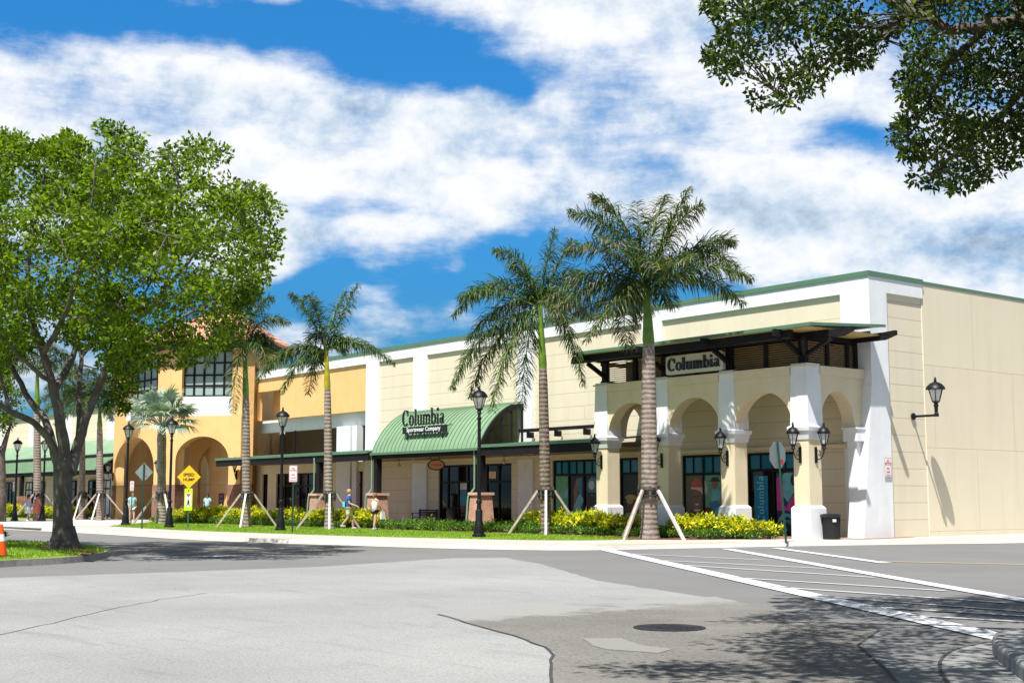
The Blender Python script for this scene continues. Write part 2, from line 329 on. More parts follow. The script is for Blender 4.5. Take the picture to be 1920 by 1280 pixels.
def thing(name, label, cat, loc=(0, 0, 0), group=None):
    o = bpy.data.objects.new(name, None); o.empty_display_size = .3; col.objects.link(o); o.location = loc; WL[o.name] = Vector(loc); return tag(o, label, cat, group)
def struct(o): o['kind'] = 'structure'; return o
def kids(o): return list(o.children)
_k = {}
def copy_tree(o, parent=None):
    c = o.copy(); col.objects.link(c)
    if parent: c.parent = parent
    if o not in _k: _k[o] = kids(o)
    for ch in _k[o]: copy_tree(ch, c)
    return c
def place(o, loc, rz=0, label=None, group=None, s=None, tilt=None):
    o.location = loc; o.rotation_euler = (tilt[0] if tilt else 0, tilt[1] if tilt else 0, rz)
    if label: o['label'] = label
    if group: o['group'] = group
    if s: o.scale = (s, s, s)
    return o

# ---------------------------------------------------------------- leaves in bulk
def leaf_mesh(name, P, U, V, L, W, MI, mats, fold=0.0):
    """P base points, U leaf direction, V side direction; diamond leaves of length L and width W"""
    n = len(P); L = L[:, None]; W = W[:, None]; nrm = np.cross(U, V)
    v = np.empty((n, 4, 3)); v[:, 0] = P; v[:, 1] = P+U*L*.45+V*W*.5+nrm*L*fold; v[:, 2] = P+U*L; v[:, 3] = P+U*L*.45-V*W*.5+nrm*L*fold
    me = bpy.data.meshes.new(name); me.vertices.add(4*n); me.vertices.foreach_set('co', v.astype(np.float32).ravel())
    me.loops.add(4*n); me.loops.foreach_set('vertex_index', np.arange(4*n, dtype=np.int32))
    me.polygons.add(n); me.polygons.foreach_set('loop_start', np.arange(0, 4*n, 4, dtype=np.int32)); me.polygons.foreach_set('loop_total', np.full(n, 4, dtype=np.int32))
    for m in mats: me.materials.append(M[m])
    me.polygons.foreach_set('material_index', MI.astype(np.int32)); me.update(); me.validate(); return me
def unit(a): return a/np.maximum(np.linalg.norm(a, axis=1, keepdims=True), 1e-6)
def cluster_leaves(C, rad, per, L, W, mats, w=(.5, .3, .2), up=.5, flat=.75, name='crown'):
    n = len(C)*per; cc = np.repeat(np.array(C), per, 0); rr = np.repeat(np.array(rad), per)
    d = unit(RNG.normal(size=(n, 3))); r = rr*RNG.random(n)**.45; off = d*r[:, None]; off[:, 2] *= flat
    P = cc+off
    U = unit(d*.9+RNG.normal(size=(n, 3))*.7+np.array([0, 0, -.12])); nn = unit(RNG.normal(size=(n, 3))*.75+np.array([0, 0, up])+d*.35)
    V = unit(np.cross(nn, U)); l = L*(.7+.6*RNG.random(n)); ww = W*(.7+.6*RNG.random(n)); MI = RNG.choice(len(mats), n, p=w)
    return leaf_mesh(name, P, U, V, l, ww, MI, mats, .06)
def meshobj(name, me, parent=None, loc=None):
    o = bpy.data.objects.new(name, me); col.objects.link(o)
    if parent: o.parent = parent
    if parent is not None and loc is None: o.location = -wloc(parent)
    elif loc is not None: o.location = loc
    return o
def inpoly(x, y, poly):
    c = False; j = len(poly)-1
    for i in range(len(poly)):
        xi, yi = poly[i]; xj, yj = poly[j]
        if (yi > y) != (yj > y) and x < (xj-xi)*(y-yi)/(yj-yi)+xi: c = not c
        j = i
    return c
# ---------------------------------------------------------------- camera, sun, sky
cam = bpy.data.cameras.new('camera'); cam.sensor_width = 36; cam.lens = FPX/1920*36; cam.clip_end = 5000; cam.clip_start = .1
co = bpy.data.objects.new('camera', cam); col.objects.link(co); co.location = (0, 0, CH)
co.rotation_euler = (math.pi/2+PITCH, 0, math.atan2(-F.x, F.y)); sc.camera = co
SD = Vector((.27, -.47, 1.0)).normalized()          # towards the sun
sl = bpy.data.lights.new('sun', 'SUN'); sl.energy = 4.8; sl.angle = math.radians(.5); sl.color = (1, .97, .925)
so = bpy.data.objects.new('sun', sl); col.objects.link(so); so.rotation_euler = SD.to_track_quat('Z', 'Y').to_euler(); so.location = (0, 0, 40)
sc.view_settings.view_transform = 'Standard'; sc.view_settings.look = 'None'; sc.view_settings.gamma = 1; sc.view_settings.exposure = .76; sc.cycles.max_bounces = 5; sc.cycles.diffuse_bounces = 3; sc.cycles.transparent_max_bounces = 6
w = bpy.data.worlds.new('World'); sc.world = w; w.use_nodes = True; nt = w.node_tree; bg = nt.nodes['Background']
SKY = .085; CLOUD = .62
sk = N(nt, 'ShaderNodeTexSky', sky_type='NISHITA'); sk.sun_disc = False; sk.sun_elevation = math.asin(SD.z); sk.sun_rotation = math.atan2(SD.x, SD.y)
sk.air_density = 1.0; sk.dust_density = .3; sk.ozone_density = 3.0
tc = N(nt, 'ShaderNodeTexCoord'); DV = tc.outputs['Generated']
def vm(op, a, b=None, out=0):
    m = N(nt, 'ShaderNodeVectorMath', operation=op)
    for i, v in enumerate((a, b)):
        if v is None: continue
        if isinstance(v, (tuple, list)): m.inputs[i].default_value = v
        else: nt.links.new(v, m.inputs[i])
    return m.outputs['Value' if op in ('DISTANCE', 'LENGTH') else 0]
# fluffy noise on the direction sphere, slightly flattened so banks lie level
dn = vm('NORMALIZE', DV)
st = vm('MULTIPLY', dn, (1, 1, 1.4))
def nz(scale, det, rough, dist=0, seed=0, src=None):
    src = vm('ADD', src or st, (seed, seed*1.7, seed*.6)); n = N(nt, 'ShaderNodeTexNoise'); n.inputs['Scale'].default_value = scale; n.inputs['Detail'].default_value = det
    n.inputs['Roughness'].default_value = rough; n.inputs['Distortion'].default_value = dist; nt.links.new(src or st, n.inputs['Vector']); return n
warp = nz(6.0, 3, .62, 0, 3.3)
wv = vm('ADD', dn, vm('MULTIPLY', vm('SUBTRACT', warp.outputs[1], (.5, .5, .5)), (.13, .13, .09)))
WZ = {}; EZ_ = Vector((0, 0, 1))
def blob(px, py, rad, ry=None, k=1.0):
    """k in the middle of a bank of cloud lying towards (px,py), 0 outside its radius"""
    q = rad/(ry or rad); sz = 1.0 if q < 1.25 else (2.0 if q < 2.6 else (3.5 if q < 5 else 7.0)); rr = rad/2492*(1 if q < 1.25 else (q/sz)**-.4)
    if sz not in WZ: WZ[sz] = vm('MULTIPLY', wv, (1, 1, sz))
    c = ray(px, py).normalized(); d = vm('DISTANCE', WZ[sz], (c.x, c.y, c.z*sz))
    mr = N(nt, 'ShaderNodeMapRange', interpolation_type='LINEAR'); nt.links.new(d, mr.inputs[0])
    mr.inputs[1].default_value = rr; mr.inputs[2].default_value = 0; mr.inputs[3].default_value = 0; mr.inputs[4].default_value = k; return mr.outputs[0]
blobs = [(150, 150, 380, 130, .42), (420, 190, 330, 120, .48), (20, 260, 240, 90, .35), (620, 290, 300, 110, .62), (760, 350, 300, 80, .5), (870, 260, 200, 170, .72), (1130, 150, 200, 170, .95), (1070, 90, 110, 110, .6), (1210, 100, 130, 120, .5),
         (1340, 200, 300, 220, .85), (1250, 330, 330, 150, .6), (1560, 400, 420, 170, .8), (1850, 330, 320, 240, .75), (1750, 480, 380, 80, .7), (610, 455, 280, 80, 1.5), (800, 30, 460, 60, .62), (480, 300, 260, 100, .3), (60, 330, 240, 90, .4), (1250, 5, 300, 90, .40),
         (640, 640, 150, 80, .75), (800, 585, 160, 45, .35), (1530, 505, 130, 50, .4), (-700, 300, 900, 400, .8), (2900, 300, 900, 400, .8)]
acc = None
for x, y, rx, ry, k in blobs:
    b_ = blob(x, y, rx*1.35, ry*1.35, k*1.35); acc = b_ if acc is None else mth(nt, 'ADD', acc, b_)
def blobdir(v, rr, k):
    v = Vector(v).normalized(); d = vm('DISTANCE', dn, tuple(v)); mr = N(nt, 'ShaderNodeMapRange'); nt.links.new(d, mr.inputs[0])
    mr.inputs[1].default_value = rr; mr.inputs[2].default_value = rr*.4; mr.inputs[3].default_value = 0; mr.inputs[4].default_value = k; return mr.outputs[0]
away = mth(nt, 'ADD', blobdir(-F+EZ_*.35, 1.25, 1.0), mth(nt, 'ADD', blobdir(R+EZ_*.3-F*.2, .85, .9), blobdir(-R+EZ_*.3-F*.2, .85, .9)))  # unseen cloud added behind and beside the camera to neutralise ambient light
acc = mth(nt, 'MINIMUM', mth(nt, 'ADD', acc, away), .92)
for x, y, rx, ry, k in [(740, 105, 270, 70, .9), (935, 150, 80, 55, .7), (640, 570, 420, 50, .5), (790, 505, 260, 60, .8), (1400, 545, 240, 50, .6), (650, 398, 260, 18, .5), (1600, 225, 90, 70, .7), (60, 20, 420, 60, .45), (420, 50, 240, 40, .25)]:
    acc = mth(nt, 'SUBTRACT', acc, blob(x, y, rx*1.25, ry*1.25, k*1.3))
n1 = nz(9.5, 8, .64, 0, 1.7); streak = nz(4.5, 7, .64, 0, 8.8, vm('MULTIPLY', dn, (1, 1, 4.0)))
dens = mth(nt, 'ADD', acc, mth(nt, 'MULTIPLY', mth(nt, 'SUBTRACT', n1.outputs[0], .5), 1.7))
dens = mth(nt, 'ADD', dens, mth(nt, 'MULTIPLY', mth(nt, 'SUBTRACT', streak.outputs[0], .5), 2.6))
cov = N(nt, 'ShaderNodeMapRange', interpolation_type='SMOOTHSTEP'); nt.links.new(dens, cov.inputs[0]); cov.inputs[1].default_value = .0; cov.inputs[2].default_value = 1.05; cov.inputs[4].default_value = .97
relief = nz(9.5, 5, .64, 0, 1.7, vm('ADD', st, (SD.x*.02, SD.y*.02, .035)))
lit = mth(nt, 'SUBTRACT', n1.outputs[0], relief.outputs[0])
shade = mth(nt, 'ADD', mth(nt, 'MULTIPLY', lit, 2.6), .82)
grey = mth(nt, 'ADD', blob(1890, 480, 340, 80, .75), mth(nt, 'ADD', blob(1330, 370, 460, 80, .6), blob(930, 210, 280, 200, .5)))
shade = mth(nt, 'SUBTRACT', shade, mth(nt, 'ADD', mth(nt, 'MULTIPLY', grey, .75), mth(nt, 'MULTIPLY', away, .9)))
cc = ramp(nt, shade, [(.0, (.34, .43, .54)), (.35, (.56, .68, .82)), (.65, (.80, .86, .93)), (.95, (.97, .98, 1.0))])
cs = vm('SCALE', cc); cs_node = cs.node; cs_node.inputs['Scale'].default_value = CLOUD/SKY
hs = N(nt, 'ShaderNodeHueSaturation'); hs.inputs['Saturation'].default_value = 1.08; hs.inputs['Value'].default_value = 1.0; nt.links.new(sk.outputs[0], hs.inputs['Color'])
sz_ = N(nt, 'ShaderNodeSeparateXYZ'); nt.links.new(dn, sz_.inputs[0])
el = ramp(nt, sz_.outputs[2], [(0.0, (.10, .30, .50)), (.10, (.13, .42, .62)), (.20, (.19, .64, .92)), (.37, (.22, .84, 1.18)), (.50, (.62, .54, .46))])  # top stop, above the view, is tinted to set the ambient light colour
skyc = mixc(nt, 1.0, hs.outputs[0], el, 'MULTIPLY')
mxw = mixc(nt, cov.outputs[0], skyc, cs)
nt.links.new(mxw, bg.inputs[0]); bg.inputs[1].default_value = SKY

# ---------------------------------------------------------------- ground
def sheet(name, pts, z, m, kind='structure', parent=None):
    b = MB(); a = sum(pts[i][0]*pts[(i+1) % len(pts)][1]-pts[(i+1) % len(pts)][0]*pts[i][1] for i in range(len(pts)))
    if a < 0: pts = pts[::-1]
    b.add([(p[0], p[1], z) for p in pts], [tuple(range(len(pts)))]); o = b.build(name, m, parent)
    if kind: o['kind'] = kind
    return o
def slab(name, pts, z0, z1, m):
    o = MB().prism(pts, z0, z1).build(name, m); o['kind'] = 'structure'; return o
sheet('ground', [(-2500, -2500), (2500, -2500), (2500, 2500), (-2500, 2500)], -.06, 'farground')
sheet('road', [(-400, -200), (60, -200), (60, 300), (-400, 300)], 0, 'asphalt')
def jag(pts, amp=.05, step=.5, seed=3):
    """roughen a ground outline so that patches do not end in ruler-straight lines"""
    r = random.Random(seed); out = []
    for i, p in enumerate(pts):
        q = pts[(i+1) % len(pts)]; L = math.hypot(q[0]-p[0], q[1]-p[1]); n = max(1, min(60, int(L/step)))
        for k in range(n):
            t = k/n; out.append((p[0]+(q[0]-p[0])*t+r.uniform(-amp, amp), p[1]+(q[1]-p[1])*t+r.uniform(-amp, amp)))
    return out
cpx = [(-900, 1130), (-300, 1098), (0, 1083), (300, 1073), (600, 1062), (850, 1046), (945, 1045), (1010, 1056), (1120, 1088), (1250, 1108), (1345, 1122), (1345, 1127), (1345, 1200), (1250, 1280), (1100, 2400), (-2500, 2400)]
sheet('concrete_pavement', jag([G(*p) for p in cpx], .04), .004, 'concrete')
rpx = [(820, 1152), (930, 1138), (1080, 1130), (1250, 1122), (1345, 1119), (1500, 1158), (1640, 1180), (1860, 1200), (1990, 1215), (2100, 1320), (2100, 1700), (1050, 2400), (1040, 1500), (1030, 1280), (1036, 1222), (990, 1200), (910, 1178), (860, 1163)]
sheet('coarse_pavement', jag([G(*p) for p in rpx], .035, .35, 5), .008, 'rough')
sheet('dark_repair_patch', jag([G(*p) for p in [(1608, 1211), (1650, 1182), (1740, 1186), (1850, 1204), (1795, 1222), (1770, 1240), (1772, 1262), (1800, 1300), (1900, 1400), (1760, 1390), (1700, 1300), (1660, 1255)]], .004), .012, 'darkpatch')
sheet('pale_repair_patch', jag([G(*p) for p in [(1095, 1198), (1165, 1198), (1205, 1210), (1260, 1218), (1240, 1226), (1140, 1218), (1100, 1206)]], .04, .3, 9), .012, 'patch')
# seams in the pavement
sb = MB()
def seam(b, pts, wd, z):
    pts = [Vector((p[0], p[1], 0)) for p in pts]
    for a, c in zip(pts, pts[1:]):
        d = (c-a).normalized(); n = Vector((-d.y, d.x, 0))*wd/2; b.quad((a-n)[:2]+(z,) if 0 else (a.x-n.x, a.y-n.y, z), (c.x-n.x, c.y-n.y, z), (c.x+n.x, c.y+n.y, z), (a.x+n.x, a.y+n.y, z))
def wob(pts, amp=.03, seed=1):
    r = random.Random(seed); out = [pts[0]]
    for a, b in zip(pts, pts[1:]):
        n = max(1, int(math.hypot(b[0]-a[0], b[1]-a[1])/.35))
        for k in range(1, n+1): out.append((a[0]+(b[0]-a[0])*k/n+r.uniform(-amp, amp), a[1]+(b[1]-a[1])*k/n+r.uniform(-amp, amp)))
    return out
seam(sb, wob([G(*p) for p in [(-200, 1255), (0, 1190), (100, 1168), (210, 1142), (300, 1124), (385, 1112)]]), .016, .0075)
seam(sb, wob([G(*p) for p in [(385, 1112), (560, 1107), (730, 1108), (900, 1105), (1000, 1112)]], .02, 4), .009, .0075)
seam(sb, wob([G(*p) for p in [(820, 1152), (860, 1163), (910, 1178), (990, 1200), (1036, 1222), (1030, 1280), (1040, 1500)]], .03, 8), .03, .0125)
seam(sb, wob([G(*p) for p in [(1700, 1300), (1660, 1255), (1608, 1211), (1650, 1182)]], .005, 6), .03, .0165)
struct(sb.build('pavement_seams', mat('dark_joint', (.05, .047, .045), .9, .3)))
# kerb line: front kerb turning round the corner into the side street
curb = [(-160, 21.0), (-120, 21.6), (-90, 22.0), (-70, 22.3)] + [G(220, 1001), G(350, 1009.5), G(480, 1016), G(640, 1020.5), G(800, 1026)] + [G(960, 1029.6), G(1060, 1030.5), G(1140, 1029.5), G(1260, 1027), G(1380, 1024.5), G(1500, 1022.3), G(1700, 1019.3), G(1920, 1017)]
curb += [(curb[-1][0]+2.5, 60), (curb[-1][0]+5, 110)]
def smooth_line(p, it=2):
    for _ in range(it):
        q = [p[0]]
        for a, b in zip(p, p[1:]): q += [(a[0]*.75+b[0]*.25, a[1]*.75+b[1]*.25), (a[0]*.25+b[0]*.75, a[1]*.25+b[1]*.75)]
        p = q+[p[-1]]
    return p
curb = smooth_line(curb)
def offset(line, d):
    out = []
    for i, p in enumerate(line):
        a = line[max(i-1, 0)]; b = line[min(i+1, len(line)-1)]; dx, dy = b[0]-a[0], b[1]-a[1]; l = math.hypot(dx, dy); out.append((p[0]-dy/l*d, p[1]+dx/l*d))
    return out
far = [(-24, 110), (-170, 110)]
slab('sidewalk', offset(curb, .16)+[(-22, 130), (-170, 130)], -.3, .12, 'walk')
def strip(name, line, d0, d1, z0, z1, m):
    b = MB(); A, B_ = offset(line, d0), offset(line, d1)
    for i in range(len(line)-1):
        b.add([(A[i][0], A[i][1], z0), (A[i+1][0], A[i+1][1], z0), (B_[i+1][0], B_[i+1][1], z1), (B_[i][0], B_[i][1], z1)], [(0, 1, 2, 3)])
    return struct(b.build(name, m))
b = MB(); A = offset(curb, 0); B1 = offset(curb, .04); B2 = offset(curb, .165); C0 = offset(curb, -.42)
for i in range(len(curb)-1):
    j = i+1
    for P0, z0, P1, z1 in ((C0, .004, A, .012), (A, .012, B1, .126), (B1, .126, B2, .128), (B2, .128, B2, .0)):
        b.add([(P0[i][0], P0[i][1], z0), (P0[j][0], P0[j][1], z0), (P1[j][0], P1[j][1], z1), (P1[i][0], P1[i][1], z1)], [(0, 1, 2, 3)])
struct(b.build('kerb', 'curb'))
jb = MB()      # joints across the walk
acl = 0
for i in range(1, len(curb)):
    acl += math.hypot(curb[i][0]-curb[i-1][0], curb[i][1]-curb[i-1][1])
    if acl > 1.8:
        acl = 0; dx, dy = curb[i][0]-curb[i-1][0], curb[i][1]-curb[i-1][1]; l_ = math.hypot(dx, dy); nn2 = (-dy/l_, dx/l_); seam(jb, [(curb[i][0]+nn2[0]*.18, curb[i][1]+nn2[1]*.18), (curb[i][0]+nn2[0]*1.9, curb[i][1]+nn2[1]*1.9)], .014, .1235)
struct(jb.build('sidewalk_joints', 'patch'))
yl = [p for p in offset(curb, .11) if -29.9 < p[0] < -27.5 and p[1] < 33 and p[1] > 27.3]
b = MB()
for p, q in zip(yl, yl[1:]):
    d = Vector((q[0]-p[0], q[1]-p[1], 0)).normalized(); n = Vector((-d.y, d.x, 0))*.5
    b.quad((p[0], p[1], .1325), (q[0], q[1], .1325), (q[0]+n.x, q[1]+n.y, .1275), (p[0]+n.x, p[1]+n.y, .1275))
if b.f: struct(b.build('painted_kerb', 'paint_y'))
# yellow and white road lines
mk = MB()
def line(b, p, q, wd, z=.016):
    a, c = G(*p), G(*q); seam(b, [a, c], wd, z)
line(mk, (1135, 1030.5), (1925, 1207), .42); line(mk, (1362, 1029), (1960, 1133), .34); line(mk, (1455, 1027.5), (1662, 1056), .30)
struct(mk.build('crosswalk_lines', 'paint'))
mk = MB()
for p, q in [((1205, 1040), (1408, 1046)), ((1228, 1046), (1480, 1058)), ((1260, 1053), (1560, 1071)), ((1300, 1063), (1650, 1086)), ((1345, 1072), (1740, 1102)), ((1400, 1083), (1830, 1118)), ((1460, 1096), (1925, 1138)), ((1530, 1112), (1925, 1157)), ((1600, 1121), (1925, 1150)), ((1665, 1147), (1960, 1170)), ((1810, 1178), (1960, 1190))][:]:
    pass
for p, q in [((1173, 1038), (1415, 1038)), ((1173, 1038), (1433, 1050)), ((1220, 1050), (1545, 1066)), ((1280, 1060), (1640, 1083)), ((1373, 1083), (1773, 1108)), ((1440, 1100), (1890, 1131)), ((1540, 1119), (1960, 1150)), ((1610, 1137), (1960, 1158)), ((1680, 1153), (1960, 1169)), ((1833, 1181), (1960, 1190))][1:]:
    line(mk, p, q, .10)
struct(mk.build('crosswalk_hatching', 'paint'))
mk = MB(); line(mk, (1640, 1052.5), (1960, 1059.5), .13)
struct(mk.build('yellow_centre_line', 'paint_y'))
mk = MB(); g2 = offset(curb, -.52); g3 = offset(curb, -.64)
for i in range(len(curb)-1):
    if curb[i][0] > -110 and (curb[i][1] < 25.6 or curb[i][1] > 37): mk.quad((g2[i][0], g2[i][1], .0155), (g2[i+1][0], g2[i+1][1], .0155), (g3[i+1][0], g3[i+1][1], .0155), (g3[i][0], g3[i][1], .0155))
struct(mk.build('yellow_gutter_line', 'paint_y'))
mk = MB(); seam(mk, [G(250, 1049), G(380, 1044), G(520, 1038)], .2, .0155); struct(mk.build('white_lane_line', 'paint'))
mk = MB(); seam(mk, [G(215, 1025), G(400, 1029), G(640, 1037)], .11, .0158); struct(mk.build('yellow_lane_line', 'paint_y'))
# driveway mouth and far plaza
sheet('driveway', [(-84, 22.3), (-64, 22.3), (-70, 27.5), (-76, 33.5), (-92, 33.5), (-90, 26)], .1235, 'curb')
# lawn
lawnf = [G(205, 986, .12), G(290, 991, .12), G(350, 994, .12), G(480, 998.5, .12), G(640, 1004, .12), G(800, 1008, .12), G(960, 1011.5, .12), G(1060, 1012.5, .12), G(1140, 1012, .12), G(1188, 1010, .12)]
lawn_pts = smooth_line(lawnf)+[(-35.5, 35.2), (-60, 35.0), (-78, 34.6)]
sheet('lawn', lawn_pts, .1255, 'lawn')
sheet('mulch_bed', jag([(-31.2, 36.5), (-31.4, 36.6), (-36, 36.75), (-60, 36.1), (-79, 35.4), (-79, 33.6), (-62, 33.4), (-46, 33.6), (-38.5, 33.8), G(1180, 1011, .12), G(1300, 1011.5, .12), G(1400, 1010.5, .12), G(1482, 1009.5, .12), (-30.9, 36.3)], .04), .1295, 'mulch')
sheet('paved_walkway', [(-29.7, 36.9), (-29.7, 40.1), (-76, 40.1), (-76, 37.0), (-60, 36.5), (-42, 36.6)], .1245, 'paver')
sheet('side_pavers', [(-29.2, 38.0), (-28.6, 38.3), (-28.8, 41.8), (-29.3, 41.8)], .1255, 'paver')
sheet('far_lawn', [(-92, 25.6), (-160, 25.0), (-160, 33.5), (-92, 33.5)], .1255, 'lawn')
sheet('far_mulch', jag([(-90, 33.2), (-160, 33.2), (-160, 35.6), (-88, 35.6)], .05, 1), .1295, 'mulch')
# tree island in the road, with raised grass
isl_f = [G(-260, 1083), G(-120, 1073), G(0, 1063), G(80, 1059), G(140, 1055), G(185, 1049.5), G(206, 1043.5), G(200, 1038), G(150, 1031), G(60, 1024)]
isl = smooth_line(isl_f+[G(-60, 1021), G(-260, 1024)])
def island(name, isl, top_h, grass_mat, kerb_w=.16, kerb_h=.15, mound=.07, kerbmat='curb_old'):
    cx = sum(p[0] for p in isl)/len(isl); cy = sum(p[1] for p in isl)/len(isl)
    a = sum(isl[i][0]*isl[(i+1) % len(isl)][1]-isl[(i+1) % len(isl)][0]*isl[i][1] for i in range(len(isl)))
    pl = isl if a > 0 else isl[::-1]; n = len(pl)
    def inset(d):
        out = []
        for i, p in enumerate(pl):
            A, B = pl[i-1], pl[(i+1) % n]; dx, dy = B[0]-A[0], B[1]-A[1]; l = math.hypot(dx, dy) or 1; out.append((p[0]-dy/l*d, p[1]+dx/l*d))
        return out
    r0, r1, r2 = inset(0), inset(.03), inset(kerb_w); b = MB()
    for i in range(n):
        j = (i+1) % n
        b.add([(r0[i][0], r0[i][1], -.01), (r0[j][0], r0[j][1], -.01), (r1[j][0], r1[j][1], kerb_h), (r1[i][0], r1[i][1], kerb_h)], [(0, 1, 2, 3)])
        b.add([(r1[i][0], r1[i][1], kerb_h), (r1[j][0], r1[j][1], kerb_h), (r2[j][0], r2[j][1], kerb_h), (r2[i][0], r2[i][1], kerb_h)], [(0, 1, 2, 3)])
    struct(b.build(name+'_kerb', kerbmat))
    b = MB(); rings = [(0, kerb_h-.01), (.25, kerb_h+mound*.6), (.6, kerb_h+mound)]
    pts = [[(r2[i][0]+(cx-r2[i][0])*t, r2[i][1]+(cy-r2[i][1])*t, z) for i in range(n)] for t, z in rings]
    for q, r in zip(pts, pts[1:]):
        for i in range(n): j = (i+1) % n; b.add([q[i], q[j], r[j], r[i]], [(0, 1, 2, 3)])
    b.add(pts[-1], [tuple(range(n))]); return struct(b.build(name+'_lawn', grass_mat, smooth=False))
island('grass_island', isl, 0, 'lawn', mound=.03)
sheet('island_mulch', jag([G(66, 1021, .19), G(100, 1017, .19), G(135, 1018, .19), G(160, 1026, .19), G(176, 1035, .19), G(168, 1038.5, .19), G(140, 1037, .19), G(110, 1033, .19), G(75, 1028, .19)], .03, .3), .187, 'mulch')
# kerbed nose of the island at the near right corner
nose = smooth_line([G(2600, 1205), G(1985, 1203), G(1930, 1203), G(1885, 1207), G(1862, 1215), G(1860, 1230), G(1884, 1252), G(1920, 1280), G(1970, 1325), G(2100, 1420), G(2600, 1700)])
gut = smooth_line([G(1985, 1197), G(1925, 1200), G(1850, 1206), G(1790, 1218), G(1762, 1238), G(1762, 1262), G(1785, 1292), G(1830, 1335), G(1900, 1400), G(2200, 1600), G(2600, 1800), G(2600, 1199)])
sheet('concrete_gutter', gut, .0145, 'gutter')
sm2 = MB(); seam(sm2, gut[2:30], .035, .018); struct(sm2.build('gutter_joint', bpy.data.materials['dark_joint']))
o = slab('near_island_kerb', nose, -.02, .16, 'gutter'); bevel(o, .05, 3)
# manhole cover
mc = G(1255, 1178); t = MB().lathe([(.42, .0), (.42, .016), (.38, .02), (.365, .014), (.0001, .014)], 32, (mc[0], mc[1], .004))
for k in range(5): t.box(mc[0]-.28, mc[0]+.28, mc[1]-.22+k*.1, mc[1]-.17+k*.1, .014, .024)
o = t.build('manhole_cover', 'iron', loc=(mc[0], mc[1], 0)); tag(o, 'dark round iron manhole cover set in the coarse grey pavement', 'manhole cover')
# blades of grass
def blades(name, poly, n, z, h, label):
    xs = [p[0] for p in poly]; ys = [p[1] for p in poly]; P = []
    while len(P) < n:
        x, y = random.uniform(min(xs), max(xs)), random.uniform(min(ys), max(ys))
        if inpoly(x, y, poly): P.append((x, y, z))
    P = np.array(P); n = len(P); U = unit(RNG.normal(size=(n, 3))*.45+np.array([0, 0, 1.])); V = unit(np.cross(U, RNG.normal(size=(n, 3))))
    me = leaf_mesh(name, P, U, V, h*(.5+RNG.random(n)), .016*(.7+RNG.random(n)), RNG.choice(2, n, p=(.7, .3)), ['grass1', 'grass2']); o = meshobj(name, me); o['kind'] = 'stuff'; tag(o, label, 'grass'); return o
blades('lawn_grass', lawn_pts, 45000, .12, .05, 'short bright green grass on the long verge in front of the shops')
blades('island_grass', isl, 16000, .16, .07, 'short sunlit grass on the kerbed island under the big tree')
# ---------------------------------------------------------------- wall with arched or square openings
def wall_open(b, p0, p1, z0, z1, thick, holes, mi=0, mr=None, seg=20, zmid=None):
    """wall between ground points p0 and p1, thickness to the left of p0->p1; holes = (u0,u1,zb,zs,za): square to zs, elliptical head up to za"""
    mr = mi if mr is None else mr
    p0, p1 = Vector(p0), Vector(p1); d = p1-p0; L = d.length; d.normalize(); n = Vector((-d.y, d.x))
    def W(u, t, z): q = p0+d*u+n*t; return (q.x, q.y, z)
    holes = sorted(holes); cur = 0
    def face(t, flip):
        nonlocal cur
        cur = 0
        def q(u0, u1, a, c, za, zc=None):  # quad between (u0,a..c) and (u1,za..zc)
            vs = [W(u0, t, a), W(u1, t, za), W(u1, t, zc if zc is not None else c), W(u0, t, c)]
            b.quad(*(vs[::-1] if flip else vs), mi)
        for (u0, u1, zb, zs, za) in holes:
            if u0 > cur+1e-4: q(cur, u0, z0, z1, z0)
            if zb > z0+1e-4: q(u0, u1, z0, zb, z0)
            if za > zs+1e-4:
                c, r, h = (u0+u1)/2, (u1-u0)/2, za-zs
                for k in range(seg):
                    a0, a1 = math.pi*(1-k/seg), math.pi*(1-(k+1)/seg)
                    q(c+r*math.cos(a0), c+r*math.cos(a1), zs+h*math.sin(a0), z1, zs+h*math.sin(a1))
            else: q(u0, u1, zs, z1, zs)
            cur = u1
        if cur < L-1e-4: q(cur, L, z0, z1, z0)
    face(0, False); face(thick, True)
    b.quad(W(0, 0, z1), W(L, 0, z1), W(L, thick, z1), W(0, thick, z1), mi); b.quad(W(0, 0, z0), W(0, 0, z1), W(0, thick, z1), W(0, thick, z0), mi); b.quad(W(L, 0, z1), W(L, 0, z0), W(L, thick, z0), W(L, thick, z1), mi)
    for (u0, u1, zb, zs, za) in holes:
        b.quad(W(u0, 0, zb), W(u0, thick, zb), W(u0, thick, zs), W(u0, 0, zs), mr); b.quad(W(u1, 0, zs), W(u1, thick, zs), W(u1, thick, zb), W(u1, 0, zb), mr)
        if zb > z0+1e-4: b.quad(W(u0, 0, zb), W(u1, 0, zb), W(u1, thick, zb), W(u0, thick, zb), mr)
        if za > zs+1e-4:
            c, r, h = (u0+u1)/2, (u1-u0)/2, za-zs
            for k in range(seg):
                a0, a1 = math.pi*(1-k/seg), math.pi*(1-(k+1)/seg)
                x0, y0, x1, y1 = c+r*math.cos(a0), zs+h*math.sin(a0), c+r*math.cos(a1), zs+h*math.sin(a1)
                b.quad(W(x0, 0, y0), W(x0, thick, y0), W(x1, thick, y1), W(x1, 0, y1), mr)
        else: b.quad(W(u0, thick, zs), W(u1, thick, zs), W(u1, 0, zs), W(u0, 0, zs), mr)
    return b

# ---------------------------------------------------------------- main store building
YF = 40.18; XE = -29.4; ZT = 9.60; G0 = .12
store = thing('store_building', 'long cream store building with white bands and green roof edge, arcaded entrance at its corner', 'building', (-45, YF, G0))
